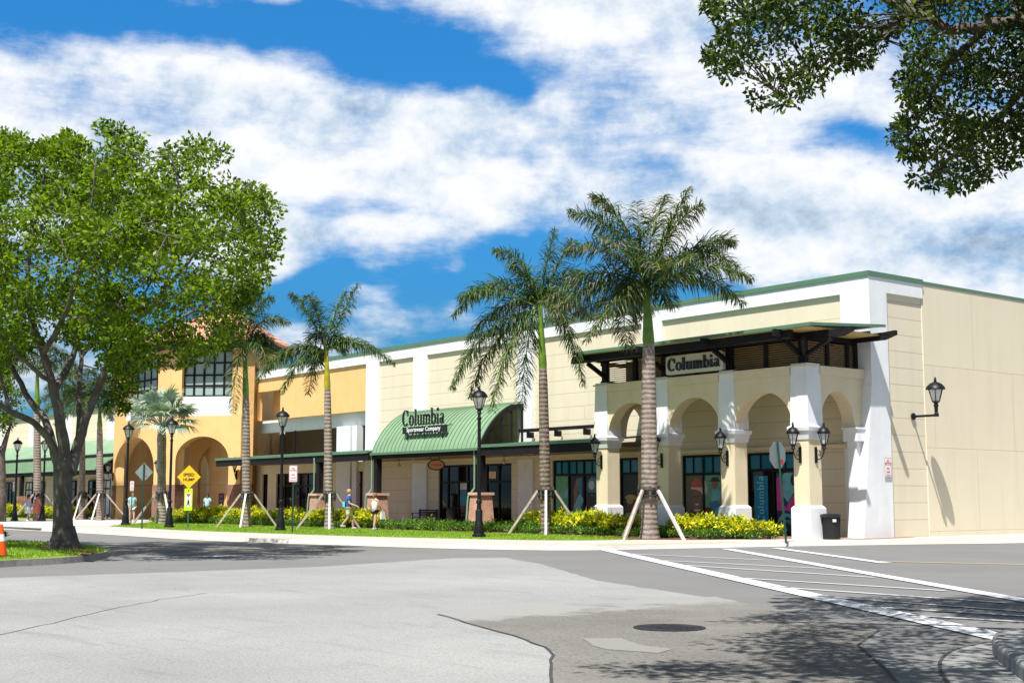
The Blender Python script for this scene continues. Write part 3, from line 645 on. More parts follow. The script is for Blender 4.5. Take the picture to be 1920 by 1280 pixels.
# the body wall, with shop openings on the front
XW = -63.35
def hole(px0, px1, zb, zt, Y=YF): x0, x1 = XY(px0, Y), XY(px1, Y); return (x0-XW, x1-XW, zb, zt, zt)
WIN = {'E': (822, 959, .12, 3.22), 'T0': (1036, 1122, .45, 3.28), 'T1': (1161, 1197, .45, 3.28), 'T2': (1279, 1352, .45, 3.3), 'T3': (1401, 1493, .12, 3.3)}
hl = [(XY(a, YF)-XW, XY(c, YF)-XW, zb, zt, zt) for a, c, zb, zt in WIN.values()]
b = MB(); wall_open(b, (XW, YF), (XE-.001, YF), .0, 9.05, .35, hl, 0)
wall_ = b.build('front_wall', ['cream'], store)
b = MB(); b.quad((XE, YF+.0, 0), (XE, 43.41, 0), (XE, 43.41, 9.62), (XE, YF, 9.62))
b.build('side_wall_coursed', ['cream_side'], store)
b = MB(); b.box(XE-.3, XE+.035, 43.41, 92, 0, 9.62); b.build('side_wall', ['cream_plain'], store)
b = MB(); b.box(XW, XE-.36, YF+12, 92, 0, 9.4); b.build('rear_block', ['cream_plain'], store)
b = MB(); b.box(XW, XE-.31, YF+.36, YF+11.99, 9.2, 9.3); b.box(XW, XE-.31, YF+.36, 91, 9.41, 9.45); b.build('roof', ['membrane'], store)
# white band, pilasters
PR = .11
b = MB(); b.box(-63.3, XE+.10, YF-PR, YF+.0, 9.05, ZT); b.box(XE, XE+.10, YF+.001, 43.40, 9.06, ZT); b.build('white_top_band', ['white'], store)
b = MB(); b.box(-63.3, XE+.14, YF-PR-.05, YF+.3, ZT, 9.78); b.build('roof_edge_cap', ['green_metal'], store)
b = MB(); b.box(XE-.32, XE+.14, YF+.301, 43.4, ZT, 9.78); b.box(XE-.32, XE+.06, 43.401, 92, 9.62, 9.74); b.build('side_roof_edge_cap', ['green_metal'], store)
for x0, x1, z0 in ((-41.15, -39.92, 0), (-49.72, -48.6, 0), (-58.62, -57.33, 0), (-63.3, -61.98, 0)):
    MB().box(x0, x1, YF-PR, YF, z0, 9.05).build('pilaster', ['white'], store)
# corner pilaster with a flared buttress
b = MB(); b.box(-30.6, XE+.10, YF-PR, YF, 0, 9.05); b.box(XE, XE+.10, YF+.001, 41.12, 0, 9.06); b.build('corner_pilaster', ['white'], store)
b = MB(); y1 = YF-PR-.001
b.hexa([(-29.98, 39.30, .1), (XE+.13, 39.30, .1), (XE+.13, y1, .1), (-29.98, y1, .1)], [(-29.98, y1-.02, 5.6), (XE+.102, y1-.02, 5.6), (XE+.102, y1, 5.6), (-29.98, y1, 5.6)])
b.build('flared_buttress', ['white'], store)
b = MB(); b.box(XE-.002, XE+.03, 41.121, 41.20, .1, 9.06); b.build('wall_return', ['cream_side'], store)
# thin ledge along the shopfronts
b = MB(); b.box(-61.9, -40.2, YF-.32, YF-.004-PR, 3.36, 3.52); b.box(-40.15, -29.9, YF-.22, YF-.004, 3.36, 3.50)
b.build('shopfront_ledge', ['cream_arc'], store)
# ---- shopfront windows
def shopwin(parent, x0, x1, z0, z1, mull, trans=None, glass='glass', topglass='glass', Y=YF+.14, name='shop_window', fw=.09, topn=1):
    f = MB(); f.box(x0, x1, Y-.06, Y+.06, z0, z0+.14); f.box(x0, x1, Y-.06, Y+.06, z1-.10, z1)
    f.box(x0, x0+fw, Y-.06, Y+.06, z0+.141, z1-.101); f.box(x1-fw, x1, Y-.06, Y+.06, z0+.141, z1-.101)
    xs = [x0+(x1-x0)*t for t in mull]
    for x in xs: f.box(x-fw/2, x+fw/2, Y-.06, Y+.06, z0+.141, z1-.101)
    if trans: f.box(x0+fw, x1-fw, Y-.065, Y+.065, trans-.05, trans+.05)
    o = f.build(name, ['frame'], parent)
    g = MB(); g.box(x0+.03, x1-.03, Y-.008, Y+.008, z0+.05, (trans or z1)-.03); g.build('pane', [glass], o)
    if trans:
        g = MB(); g.box(x0+.03, x1-.03, Y-.008, Y+.008, trans+.03, z1-.03); g.build('transom_pane', [topglass], o)
        h = MB(); e = [x0]+xs+[x1]
        for a, c in zip(e, e[1:]):
            h.box((a+c)/2-.025, (a+c)/2+.025, Y-.05, Y-.02, trans+.051, z1-.101)
        if topn > 1:
            for a, c in zip(e, e[1:]): MB().box((a+c)/2-.025, (a+c)/2+.025, Y-.05, Y-.02, trans+.051, z1-.101).build('glazing_bar', ['frame'], o)
    return o
wx = {k: (XY(v[0], YF), XY(v[1], YF)) for k, v in WIN.items()}
eo = shopwin(store, *wx['E'], .12, 3.22, (.12, .27, .40, .52, .66, .82), 2.35, name='entrance_doors')
t0 = shopwin(store, *wx['T0'], .45, 3.28, (.33, .66), 2.60, topglass='teal', topn=2)
t1 = shopwin(store, *wx['T1'], .45, 3.28, (), 2.60, topglass='teal', topn=2)
t2 = shopwin(store, *wx['T2'], .45, 3.30, (.52,), 2.52, topglass='teal', topn=2)
t3 = shopwin(store, *wx['T3'], .12, 3.30, (.52,), 2.62, topglass='teal', topn=2, name='door_and_window')
# printed window graphics: flat coloured shapes on the inside face, seen through the opening
def pc(name, c, r=.5): 
    if name not in M: M[name] = mat(name, c, r, .18, 3)
    return name
def poly2(b, pts, X0, sx, Z0, sz, Y, mi): b.add([(X0+p[0]*sx, Y, Z0+p[1]*sz) for p in pts], [tuple(range(len(pts)))], mi)
def ell(cx, cy, rx, ry, n=18, a0=0, a1=2*math.pi): return [(cx+rx*math.cos(a0+(a1-a0)*k/n), cy+ry*math.sin(a0+(a1-a0)*k/n)) for k in range(n+(0 if abs(a1-a0-2*math.pi) < 1e-6 else 1))]
gm = [pc('print_olive', (.11, .12, .06)), pc('print_red', (.50, .08, .06)), pc('print_tan', (.75, .5, .33)), pc('print_skin', (.22, .12, .08)), pc('print_dark', (.015, .017, .02)), pc('print_rust', (.17, .022, .012)),
      pc('print_blue', (.03, .2, .32)), pc('print_teal', (.16, .48, .52)), pc('print_magenta', (.65, .05, .30)), pc('print_green', (.12, .38, .2)), pc('print_pale', (.55, .56, .50)), pc('print_navy', (.01, .04, .13)), pc('print_yellow', (.45, .35, .04))]
def graphic(parent, x0, x1, z0, z1, items, name='printed_window_graphic', bgm=0):
    b = MB(); Y = YF+.125; b.quad((x0, Y, z0), (x1, Y, z0), (x1, Y, z1), (x0, Y, z1), bgm)
    for k, (pts, mi) in enumerate(items): poly2(b, pts, x0, x1-x0, z0, z1-z0, Y-.002*(k+1), mi)
    return b.build(name, gm, parent)
a, c = wx['T2']; m2 = a+(c-a)*.52
graphic(t2, a+.09, m2-.045, .59, 2.47, [([(0, 0), (1, 0), (1, .5), (.75, .45), (.3, .2), (0, .25)], 0), (ell(.62, .50, .27, .26), 3), (ell(.64, .74, .31, .20, 16, 0, math.pi), 1), ([(.30, .74), (.98, .74), (1.0, .70), (.98, .58), (.8, .66), (.5, .70), (.32, .70)], 2), ([(.52, .38), (.74, .39), (.70, .345), (.57, .345)], 10),
    ([(.15, 0), (.16, .2), (.35, .27), (.7, .25), (1, .2), (1, 0)], 5), ([(.45, .26), (.85, .26), (.83, .225), (.47, .225)], 10), (ell(.52, .54, .05, .02), 4), (ell(.74, .55, .05, .02), 4)])
graphic(t2, m2+.045, c-.09, .59, 2.47, [([(.2, .0), (.9, .0), (1, .35), (.7, .45), (.3, .4)], 6), ([(.35, .45), (.9, .45), (1, .66), (.8, .72), (.45, .68)], 7), (ell(.62, .80, .18, .11), 3), ([(.3, .86), (.95, .86), (.8, .95), (.5, .95)], 4), ([(0, .0), (.35, .0), (.45, .27), (.2, .32), (0, .3)], 5), ([(.0, .6), (.14, .56), (.2, .72), (.1, .86), (0, .88)], 10), ([(.6, .2), (.7, .3), (1, .05), (.9, 0)], 7)], bgm=9)
a, c = wx['T3']; m3 = a+(c-a)*.52
# door with the blue banner
b = MB(); b.box(a+.28, m3-.30, YF+.105, YF+.115, .30, 2.40); bn = b.build('blue_door_banner', ['blue_banner'], t3)
graphic(t3, m3+.12, c-.05, .25, 2.50, [([(0, .3), (1, .3), (1, 0), (0, 0)], 4), ([(0, .35), (.3, .42), (.4, .75), (.15, .95), (0, .9)], 8), ([(.3, .95), (.35, .6), (.55, .5), (.9, .7), (1, .85), (.8, 1), (.4, 1)], 7), ([(.1, .36), (.25, .45), (.5, .42), (.62, .52), (.9, .66), (1, .62), (1, .33), (.5, .36)], 8),
    (ell(.85, .88, .16, .1), 4), ([(.05, .2), (.3, .32), (.7, .3), (.95, .22), (.9, .18), (.5, .26), (.1, .16)], 7), ([(.05, .1), (.3, .22), (.7, .2), (.95, .12), (.9, .08), (.5, .16), (.1, .06)], 6), ([(.0, .12), (.15, .28), (.1, .1)], 12)], bgm=11)
a, c = wx['T0']
for k, its in enumerate([[([(0, 0), (1, 0), (1, .4), (.5, .5), (0, .42)], 9), ([(0, .0), (1, 0), (.8, .2), (.2, .25)], 4), ([(0, .5), (1, .45), (1, 1), (0, 1)], 9), ([(.4, .45), (1, .5), (1, .75)], 7)],
                         [([(.1, 0), (.9, 0), (.8, .3), (1, .45), (.7, .6), (.3, .4)], 7), ([(.2, .65), (.45, .95), (.6, .9), (.5, .5), (.35, .3)], 3), ([(.55, .95), (.9, .95), (.85, .55), (.6, .6)], 6), (ell(.45, .15, .25, .1), 9)],
                         [(ell(.5, .75, .42, .22), 6), (ell(.42, .78, .22, .1), 10), ([(.1, .62), (.9, .62), (.8, .55), (.2, .56)], 4), ([(.2, 0), (.6, 0), (.9, .4), (.6, .45)], 11), ([(.6, 0), (1, 0), (1, .35), (.8, .3)], 5)]]):
    w3 = (c-a)/3; graphic(t0, a+w3*k+.09, a+w3*(k+1)-.06, .59, 2.55, its, bgm=4 if k else 9)
a, c = wx['T1']; graphic(t1, a+.09, c-.09, .59, 2.55, [(ell(.5, .5, .35, .06), 12), (ell(.45, .42, .2, .07), 12), ([(.1, .2), (.9, .2), (.8, .35), (.3, .33)], 5), ([(.1, 0), (.9, 0), (.9, .18), (.2, .16)], 9)], bgm=4)
# something to see behind the entrance glass: posters on the doors
a, c = wx['E']
b = MB(); b.quad((a+1.72, YF+.12, 1.15), (a+2.28, YF+.12, 1.15), (a+2.28, YF+.12, 1.95), (a+1.72, YF+.12, 1.95), 6); b.quad((a+1.72, YF+.12, 1.0), (a+2.28, YF+.12, 1.0), (a+2.28, YF+.12, 1.14), (a+1.72, YF+.12, 1.14), 5); b.quad((a+1.72, YF+.12, 1.97), (a+2.28, YF+.12, 1.97), (a+2.28, YF+.12, 2.3), (a+1.72, YF+.12, 2.3), 10); b.build('door_poster', gm, eo)
b = MB(); b.quad((a+4.15, YF+.10, 2.5), (a+4.7, YF+.10, 2.5), (a+4.7, YF+.10, 2.85), (a+4.15, YF+.10, 2.85), 2); b.build('door_notice', gm, eo)
# ---- corner arcade
YP = 36.8; XP = -29.6; arc = MB()
PX_ = [-29.6, -33.0, -36.4, -39.85]     # front right corner of each pillar
T = .55
# front wall above the imposts, between x=-40.6 and XP ; arches spring at 4.05, apex 5.3
PYW = YP+.06
segs = []
for k in range(3):
    x1 = PX_[k]-.75; x0 = PX_[k+1]; segs.append((x0+40.6, x1+40.6, 4.04, 4.05, 5.32))
wall_open(arc, (-40.6, PYW), (XP-.06, PYW), 4.04, 6.1, T, segs, 0)
# side wall facing +x
b2 = MB(); wall_open(arc, (XP-.06, PYW+.001), (XP-.06, YF-.115), 4.04, 6.1, T, [(.69, 2.62, 4.04, 4.05, 5.32)], 0)
wall_open(arc, (-40.6, YF-.115), (-40.6, PYW+T+.01), 4.04, 6.1, T, [(.5, 2.0, 4.04, 4.05, 5.32)], 0)
arc.build('arcade_wall', ['cream_arc'], store)
b = MB(); b.box(-40.66, XP+.0, PYW-.10, PYW+T+.0, 6.101, 6.16)
for k in range(3): b.box(PX_[k+1]+.01, PX_[k]-.76, PYW-.075, PYW-.002, 5.83, 6.1)
b.box(XP-.058, XP+.02, YP+.70, YF-.12, 5.83, 6.1); b.box(XP-T-.05, XP+.02, YP+.701, YF-.12, 6.101, 6.16)
b.build('arcade_cornice', ['cream_arc'], store)
b = MB(); b.box(-40.0, XP-T-.07, PYW+T+.01, YF-.12, 5.7, 5.76); b.build('arcade_ceiling', ['soffit'], store)
for k, x in enumerate(PX_):
    cx = x-.375; cy = YP+.375
    p = MB().frustum(cx, cy, 1.26, 3.56, .335, .335, .335, .335).build('arcade_pillar', ['cream_arc'], store)
    q = MB(); q.frustum(cx, cy, 0, 1.18, .43, .43, .425, .425); q.frustum(cx, cy, 1.18, 1.27, .425, .425, .35, .35); q.build('pillar_base', ['white'], p)
    q = MB(); q.frustum(cx, cy, 3.56, 3.86, .37, .37, .43, .43); q.frustum(cx, cy, 3.86, 3.99, .47, .47, .49, .49); q.frustum(cx, cy, 3.99, 4.04, .49, .49, .42, .42); q.build('impost', ['white'], p)
    q = MB(); q.frustum(cx, cy, 4.04, 6.22, .40, .40, .352, .352); q.build('upper_pier', ['white'], p)
q = MB().box(XP-.50, XP+.13, 39.37, YF-.115, 3.56, 3.99); q.box(XP-.53, XP+.17, 39.30, YF-.114, 3.99, 4.05); q.build('wall_impost', ['white'], store)
q = MB().box(XP-.42, XP-.02, 39.50, YF-.116, 0, 3.56); q.build('wall_pier', ['white'], store)
# louvred loggia and timber roof over the arcade
LZ0, LZ1 = 6.17, 7.10
pg = MB()
def fbeam(*a, **k): pg.beam(*a, **k)
for x in PX_:
    cx = x-.375
    MB().box(cx-.15, cx+.15, YP+.20, YP+.38, 6.23, LZ1+.15).build('loggia_post', ['dark_wood'], store)
pg = MB()
for a, c in zip(PX_[1:], PX_):      # intermediate posts and end posts
    xm = (a+c)/2-.375; pg.box(xm-.09, xm+.09, YP+.25, YP+.40, LZ0, LZ1)
for y in (YP+1.55, YP+2.7): pg.box(XP-.42, XP-.27, y-.08, y+.08, LZ0, LZ1)
pg.box(XP-.43, XP-.27, YF-.30, YF-.12, LZ0, LZ1)
for x in (-40.5,): pg.box(x, x+.16, YP+.25, YF-.13, LZ0, LZ0+.15); pg.box(x, x+.16, YP+.25, YF-.13, LZ1-.15, LZ1)
pg.box(-40.7, XP-.2, YP+.26, YP+.39, LZ1, LZ1+.16); pg.box(XP-.42, XP-.28, YP+.391, YF-.13, LZ1, LZ1+.16); pg.box(-40.7, XP-.25, YP+.27, YP+.38, LZ0, LZ0+.05)
pg.build('loggia_frame', ['dark_wood'], store)
lv = MB()
nz_ = 10
for k in range(nz_):
    z = LZ0+.09+k*(LZ1-LZ0-.1)/nz_
    def slat(x0, x1, y, dy): lv.hexa([(x0, y, z), (x1, y, z), (x1, y+.09, z+.035), (x0, y+.09, z+.035)], [(x0, y, z+.018), (x1, y, z+.018), (x1, y+.09, z+.053), (x0, y+.09, z+.053)])
    slat(-36.6, XP-.43, YP+.30, 0)
    slat(-40.3, -39.0, YP+.30, 0); slat(-38.3, -36.9, YP+.30, 0)
    lv.hexa([(XP-.34, YP+.42, z), (XP-.34, YF-.31, z), (XP-.43, YF-.31, z+.035), (XP-.43, YP+.42, z+.035)][::-1], [(XP-.34, YP+.42, z+.018), (XP-.34, YF-.31, z+.018), (XP-.43, YF-.31, z+.053), (XP-.43, YP+.42, z+.053)][::-1])
lv.build('louvre_slats', ['louver'], store)
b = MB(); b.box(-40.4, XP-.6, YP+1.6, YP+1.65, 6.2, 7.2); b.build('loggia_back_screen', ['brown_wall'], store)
# roof plates and outriggers
RY0, RX1 = YP-1.02, XP+1.0
ZR = 7.36
b = MB(); b.hexa([(-40.75, RY0, ZR), (RX1-.0, RY0, ZR), (RX1, YF-PR-.06, ZR+.28), (-40.75, YF-PR-.06, ZR+.28)], [(-40.75, RY0, ZR+.05), (RX1, RY0, ZR+.05), (RX1, YF-PR-.06, ZR+.33), (-40.75, YF-PR-.06, ZR+.33)])
b.box(-40.8, RX1+.03, RY0-.04, RY0-.002, ZR-.03, ZR+.09); b.hexa([(RX1+.002, RY0, ZR-.02), (RX1+.04, RY0, ZR-.02), (RX1+.04, YF-.2, ZR+.25), (RX1+.002, YF-.2, ZR+.25)], [(RX1+.002, RY0, ZR+.09), (RX1+.04, RY0, ZR+.09), (RX1+.04, YF-.2, ZR+.35), (RX1+.002, YF-.2, ZR+.35)])
b.build('entrance_roof', ['green_metal'], store)
b = MB(); b.box(-40.7, RX1-.1, RY0+.08, YF-.2, ZR-.055, ZR-.012); b.build('roof_underside', ['roofunder'], store)
b = MB()
b.box(-40.95, RX1-.95, RY0+.10, RY0+.28, ZR-.36, ZR-.06)           # front fascia beam
b.build('fascia_beam', ['dark_wood'], store)
def tipbeam(x0, x1, y, z0, z1, tip):
    b = MB(); b.box(x0, x1, y-.08, y+.08, z0, z1); b.hexa([(x1+.001, y-.08, z0), (x1+tip, y-.08, z0+.14), (x1+tip, y+.08, z0+.14), (x1+.001, y+.08, z0)], [(x1+.001, y-.08, z1), (x1+tip, y-.08, z1+.03), (x1+tip, y+.08, z1+.03), (x1+.001, y+.08, z1)]); return b.build('outrigger_beam', ['dark_wood'], store)
tipbeam(-30.9, -28.1, YP+.10, ZR-.34, ZR-.08, .42); tipbeam(-30.9, -28.55, 39.86, ZR-.22, ZR+.05, .50)
for x in PX_:
    cx = x-.375; b = MB(); b.beam((cx+.02, YP+.28, 6.45), (cx+.02, RY0+.30, ZR-.38), .12, .16); b.beam((cx, YP+.45, ZR-.20), (cx, RY0-.25, ZR-.14), .13, .24)
    b.build('roof_bracket', ['dark_wood'], store)
b = MB(); b.beam((XP-.20, YP+.10, 6.45), (-28.55, YP+.10, ZR-.34), .12, .15, 0, (0, 1, 0)); b.beam((XP-.25, YP+.2, 6.45), (RX1-.60, RY0+.36, ZR-.38), .12, .16)
b.build('corner_bracket', ['dark_wood'], store)
# ---- flat canopies and barrel awning
YE = 37.40
def canopy(x0, x1, par, name='flat_canopy'):
    o = MB(); o.hexa([(x0, YE, 3.90), (x1, YE, 3.90), (x1, YF-.115, 4.14), (x0, YF-.115, 4.14)], [(x0, YE, 3.97), (x1, YE, 3.97), (x1, YF-.115, 4.21), (x0, YF-.115, 4.21)])
    o.box(x0, x1, YE-.06, YE-.002, 3.86, 4.0); o = o.build(name, ['green_metal'], par)
    MB().box(x0+.02, x1-.02, YE+.002, YE+.16, 3.50, 3.895).build('fascia_beam', ['dark_wood'], o)
    MB().box(x0+.02, x1-.02, YE+.17, YF-.115, 3.62, 3.68).build('soffit', ['soffit'], o); return o
canopy(-49.2, -40.75, store)
b = MB(); b.box(-49.1, -42.0, YF-.55, YF-.45, 4.62, 4.78)
for x in (-48.5, -46.5, -44.5, -42.5): b.box(x-.04, x+.04, YF-.52, YF-.12, 4.35, 4.62)
b.build('canopy_tie_rail', ['dark_wood'], store)
AX0, AX1 = -58.35, -49.28
aw = MB(); na = 16
def aprof(t): return (YE-.02+(YF-.13-YE)*(1-math.cos(t*math.pi/2)) if 0 else YE-.02+(YF-.11-YE)*t**1.18, 3.80+2.28*math.sin(t*math.pi/2)**.86)
pr = [aprof(k/na) for k in range(na+1)]
for (y0, z0), (y1, z1) in zip(pr, pr[1:]):
    aw.quad((AX0, y0, z0), (AX1, y0, z0), (AX1, y1, z1), (AX0, y1, z1)); aw.quad((AX0, y1, z1-.05), (AX1, y1, z1-.05), (AX1, y0, z0-.05), (AX0, y0, z0-.05))
nr = 27
for k in range(nr+1):
    x = AX0+(AX1-AX0)*k/nr
    for (y0, z0), (y1, z1) in zip(pr, pr[1:]):
        aw.hexa([(x-.014, y0-.0, z0+.002), (x+.014, y0, z0+.002), (x+.014, y1, z1+.002), (x-.014, y1, z1+.002)], [(x-.014, y0-.035, z0+.045), (x+.014, y0-.035, z0+.045), (x+.014, y1-.03, z1+.05), (x-.014, y1-.03, z1+.05)])
awo = aw.build('barrel_awning', ['green_awn'], store)
b = MB(); b.box(AX0-.05, AX1+.05, YE-.14, YE-.03, 3.74, 3.86); b.build('gutter', ['green_metal'], awo)
b = MB(); b.box(AX0+.02, AX1-.02, YE+.0, YE+.18, 3.55, 3.735); b.build('awning_beam', ['dark_wood'], awo)
b = MB(); b.box(AX0+.02, AX1-.02, YE+.19, YF-.115, 3.60, 3.66); b.build('awning_soffit', ['soffit'], awo)
for xx in (AX1, AX0):
    b = MB(); s = 1 if xx == AX1 else -1
    for (y0, z0), (y1, z1) in zip(pr, pr[1:]):
        b.hexa([(xx-.03, y0+.0, z0-.30), (xx+.05, y0, z0-.30), (xx+.05, y1, z1-.30), (xx-.03, y1, z1-.30)], [(xx-.03, y0, z0-.055), (xx+.05, y0, z0-.055), (xx+.05, y1, z1-.055), (xx-.03, y1, z1-.055)])
    b.box(xx-.03, xx+.05, YE, YF-.12, 3.66, 3.80)
    for y in (YE+.75, YE+1.35, YE+1.95, YF-.2):
        t = (y-YE+.02)/(YF-.11-YE); zt = 3.80+2.28*math.sin(t**(1/1.18)*math.pi/2)**.86; b.box(xx-.02, xx+.03, y-.045, y+.045, 3.8, zt-.3)
    b.build('awning_end_frame', ['dark_wood'], awo)
# brick pedestals, posts and downpipes
def pedestal(x, y, par, stone=False):
    p = MB().frustum(x, y, 0, 1.68, .46, .46, .36, .36).build('brick_pedestal', ['brick'], par)
    MB().frustum(x, y, 1.68, 1.80, .44, .44, .44, .44).build('pedestal_cap', ['concrete_ped'], p)
    MB().box(x-.15, x+.15, y-.15, y+.15, 1.80, 3.6).build('awning_post', ['dark_wood'], p)
    g = MB(); g.tube([(x-.28, y-.20, 3.75), (x-.26, y-.19, 3.4), (x-.26, y-.19, 2.0), (x-.34, y-.32, 1.8), (x-.42, y-.44, 1.6), (x-.50, y-.5, .1)], .045, 6); g.build('downpipe', ['green_awn'], p); return p
pedestal(-49.35, YE+.2, store); pedestal(-58.15, YE+.2, store)
# ---- orange shop section with deep opening between white pilaster and tower
osec = thing('orange_shop_section', 'orange shop front with white roof band between the arched tower and the cream store', 'building', (-70, YF, G0))
XA = -76.6
b = MB(); rx = XY(522, YF)-XA; wall_open(b, (XA, YF), (XW+.04, YF), 6.42, 9.05, .35, [(.3, rx, 6.421, 8.25, 8.25)], 0)  # recess added to stand in for a shadow falling on the flat wall
b.build('orange_wall', ['orange'], osec)
MB().box(XA, XA+rx+.6, YF+1.3, YF+1.5, 6.0, 9.0).build('shade_recess_wall', ['orange'], osec)
b = MB(); b.box(XA, XW+.04, YF-.11, YF+.35, 9.051, ZT); b.build('white_top_band', ['white'], osec)
b = MB(); b.box(XA, XW+.04, YF-.16, YF+.4, ZT+.001, 9.77); b.build('roof_edge_cap', ['green_metal'], osec)
b = MB(); b.box(XA, XW+.03, YF+.36, YF+14, 9.2, 9.3); b.build('roof', ['membrane'], osec)
b = MB(); b.box(XA, XW+.03, YF+.42, YF+.75, 5.66, 6.419); b.build('white_lintel', ['white'], osec)
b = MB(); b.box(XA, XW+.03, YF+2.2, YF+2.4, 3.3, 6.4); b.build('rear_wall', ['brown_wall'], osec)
b = MB(); hs_ = [(x0-XA, x1-XA, .12, 3.05, 3.05) for x0, x1 in ((-75.7, -75.0), (-73.9, -68.4), (-65.5, -63.9))]
wall_open(b, (XA, YF+.15), (XW+.03, YF+.15), 0, 3.6, .3, hs_, 0); b.build('shop_wall', ['cream_arc'], osec)
for u0, u1, *_ in hs_: shopwin(osec, u0+XA, u1+XA, .12, 3.05, [k/max(1, round((u1-u0)/1.0)) for k in range(1, max(1, round((u1-u0)/1.0)))], 2.3, Y=YF+.3)
b = MB(); b.box(-66.55, -65.05, YF+.0, YF+.9, .1, 5.66); b.build('white_column', ['white'], osec)
b = MB(); b.box(-64.86, -64.4, YF+.02, YF+.45, .1, 5.66); b.build('slim_column', ['white'], osec)
b = MB(); b.box(-72.05, -71.95, YF+.3, YF+.4, 4.0, 5.66); b.build('steel_post', ['dark_wood'], osec)
canopy(-76.3, -58.75, osec); pedestal(-64.0, YE+.2, osec)
# recess at the left end of the orange wall is added for its shade
# ---------------------------------------------------------------- octagonal orange tower
tw = thing('arched_tower', 'orange tower with red tiled roof, stone clad base and tall arches, behind the silver palm', 'tower', (-82, 40, G0))
B = Vector((-75.95, 39.75)); L = 5.45; A_ = B-Vector((.7071, .7071))*L; C_ = A_-Vector((9.1, 0)); D_ = C_+Vector((-3.0, 3.0)); B2 = B+Vector((-4.2, 4.2)); E_ = Vector((D_.x, B2.y))
def along(p0, p1, px):                       # distance along p0->p1 whose image column is px
    lo, hi = 0, 1
    f0 = proj((p0.x, p0.y, 3))[0] < px
    for _ in range(40):
        m = (lo+hi)/2; q = p0+(p1-p0)*m
        if (proj((q.x, q.y, 3))[0] < px): lo = m
        else: hi = m
    return lo*(p1-p0).length
ua0, ua1 = along(C_, A_, 213), along(C_, A_, 288); ub0, ub1 = along(A_, B, 328), along(A_, B, 428)
ZA = 5.45; ZU0, ZU1, ZEV = 6.75, 7.98, 11.35
wa = (ua0, ua1, 0, 3.35, ZA+.15); wb = (ub0, ub1, 0, 3.9, ZA)
b = MB(); wall_open(b, C_, A_, 2.4, ZU0-.002, 1.0, [(wa[0], wa[1], 2.4, wa[3], wa[4])]); wall_open(b, A_, B, 2.4, ZU0-.002, 1.0, [(wb[0], wb[1], 2.4, wb[3], wb[4])])
wall_open(b, B, B2, 0, ZEV, .8, []); wall_open(b, D_, C_, 0, ZEV, .8, []); wall_open(b, E_, D_, 0, ZEV, .8, [])
b.build('orange_wall', ['orange'], tw)
b = MB(); off = Vector((0, -.05)); dgn = Vector((.7071, -.7071))*.05
wall_open(b, C_+off, A_+off, 0, 2.399, 1.07, [(wa[0]+.04, wa[1]-.04, 0, 2.4-.001, 2.4-.001)]); wall_open(b, A_+dgn, B+dgn, 0, 2.399, 1.07, [(wb[0]+.04, wb[1]-.04, 0, 2.4-.001, 2.4-.001)])
b.build('stone_base', ['stone'], tw)
b = MB()
for p0, p1, a0, a1 in ((C_, A_, along(C_, A_, 230.5), along(C_, A_, 291)), (A_, B, along(A_, B, 336), along(A_, B, 431))):
    wall_open(b, p0, p1, ZU0, ZEV, .8, [(a0, a1, ZU0+.001, ZEV-.35, ZEV-.35)])
    d = (p1-p0).normalized(); n = Vector((-d.y, d.x)); q0, q1 = p0+d*a0+n*.45, p0+d*a1+n*.45; Lw = (q1-q0).length
    sp = MB(); q = [q0-n*.38, q1-n*.38, q1-n*.20, q0-n*.20]; sp.hexa([(v.x, v.y, ZU0+.01) for v in q], [(v.x, v.y, ZU1) for v in q]); sp.build('white_spandrel', ['white'], tw)
    f = MB(); nm = 5
    for k in range(nm+1):
        v = q0+d*Lw*k/nm; f.beam((v.x, v.y, ZU1), (v.x, v.y, ZEV-.35), .12, .12, 0, (d.x, d.y, 0))
    for z in (ZU1+.06, ZU1+.72, ZU1+1.4, ZEV-.42, (ZEV+ZU1)/2+.5): f.beam((q0.x, q0.y, z), (q1.x, q1.y, z), .11, .11)
    fo = f.build('upper_window', ['frame'], tw)
    g = MB(); g.quad((q0.x, q0.y, ZU1), (q1.x, q1.y, ZU1), (q1.x, q1.y, ZEV-.35), (q0.x, q0.y, ZEV-.35)); g.build('pane', ['glass_up'], fo)
b.build('upper_wall', ['orange'], tw)
# passage behind the arches: an inner arched wall, ceiling and dark shop front
b = MB(); n1_ = Vector((0, 3.2)); wall_open(b, C_+Vector((0, 3.6)), A_+Vector((1.2, 3.6)), 0, 5.9, .5, [(ua0+.2, ua1+.6, 0, 3.2, 5.1)])
wall_open(b, A_+Vector((-2.6, 2.6)), B+Vector((-2.6, 2.6)), 0, 5.9, .5, [(ub0+.2, ub1+.1, 0, 3.6, 5.2)]); b.build('inner_arch_wall', ['orange'], tw)
b = MB(); b.prism([(p.x, p.y) for p in (C_+Vector((.1, .9)), A_+Vector((-.3, .9)), B+Vector((-.9, .4)), B2+Vector((-.9, -.1)), E_+Vector((.9, -.1)), D_+Vector((.9, .3)))], 5.95, 6.05); b.build('passage_ceiling', ['orange'], tw)
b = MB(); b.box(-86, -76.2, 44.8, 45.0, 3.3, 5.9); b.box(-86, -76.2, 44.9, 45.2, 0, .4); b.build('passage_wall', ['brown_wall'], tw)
b = MB(); b.box(-86, -76.2, 44.75, 44.85, .3, 3.29); b.build('passage_glass', ['glass'], tw)
cen = Vector((-83.2, 41.0)); ring = [C_, A_, B, B2, E_, D_]
b = MB(); ov = []
for p in ring: dv = (p-cen); ov.append(p+dv.normalized()*.95)
z0 = ZEV+.02; ap = (cen.x, cen.y+.3, z0+3.3); n = len(ov); vs = [(p.x, p.y, z0+.28) for p in ov]+[ap]+[(p.x, p.y, z0+.12) for p in ov]
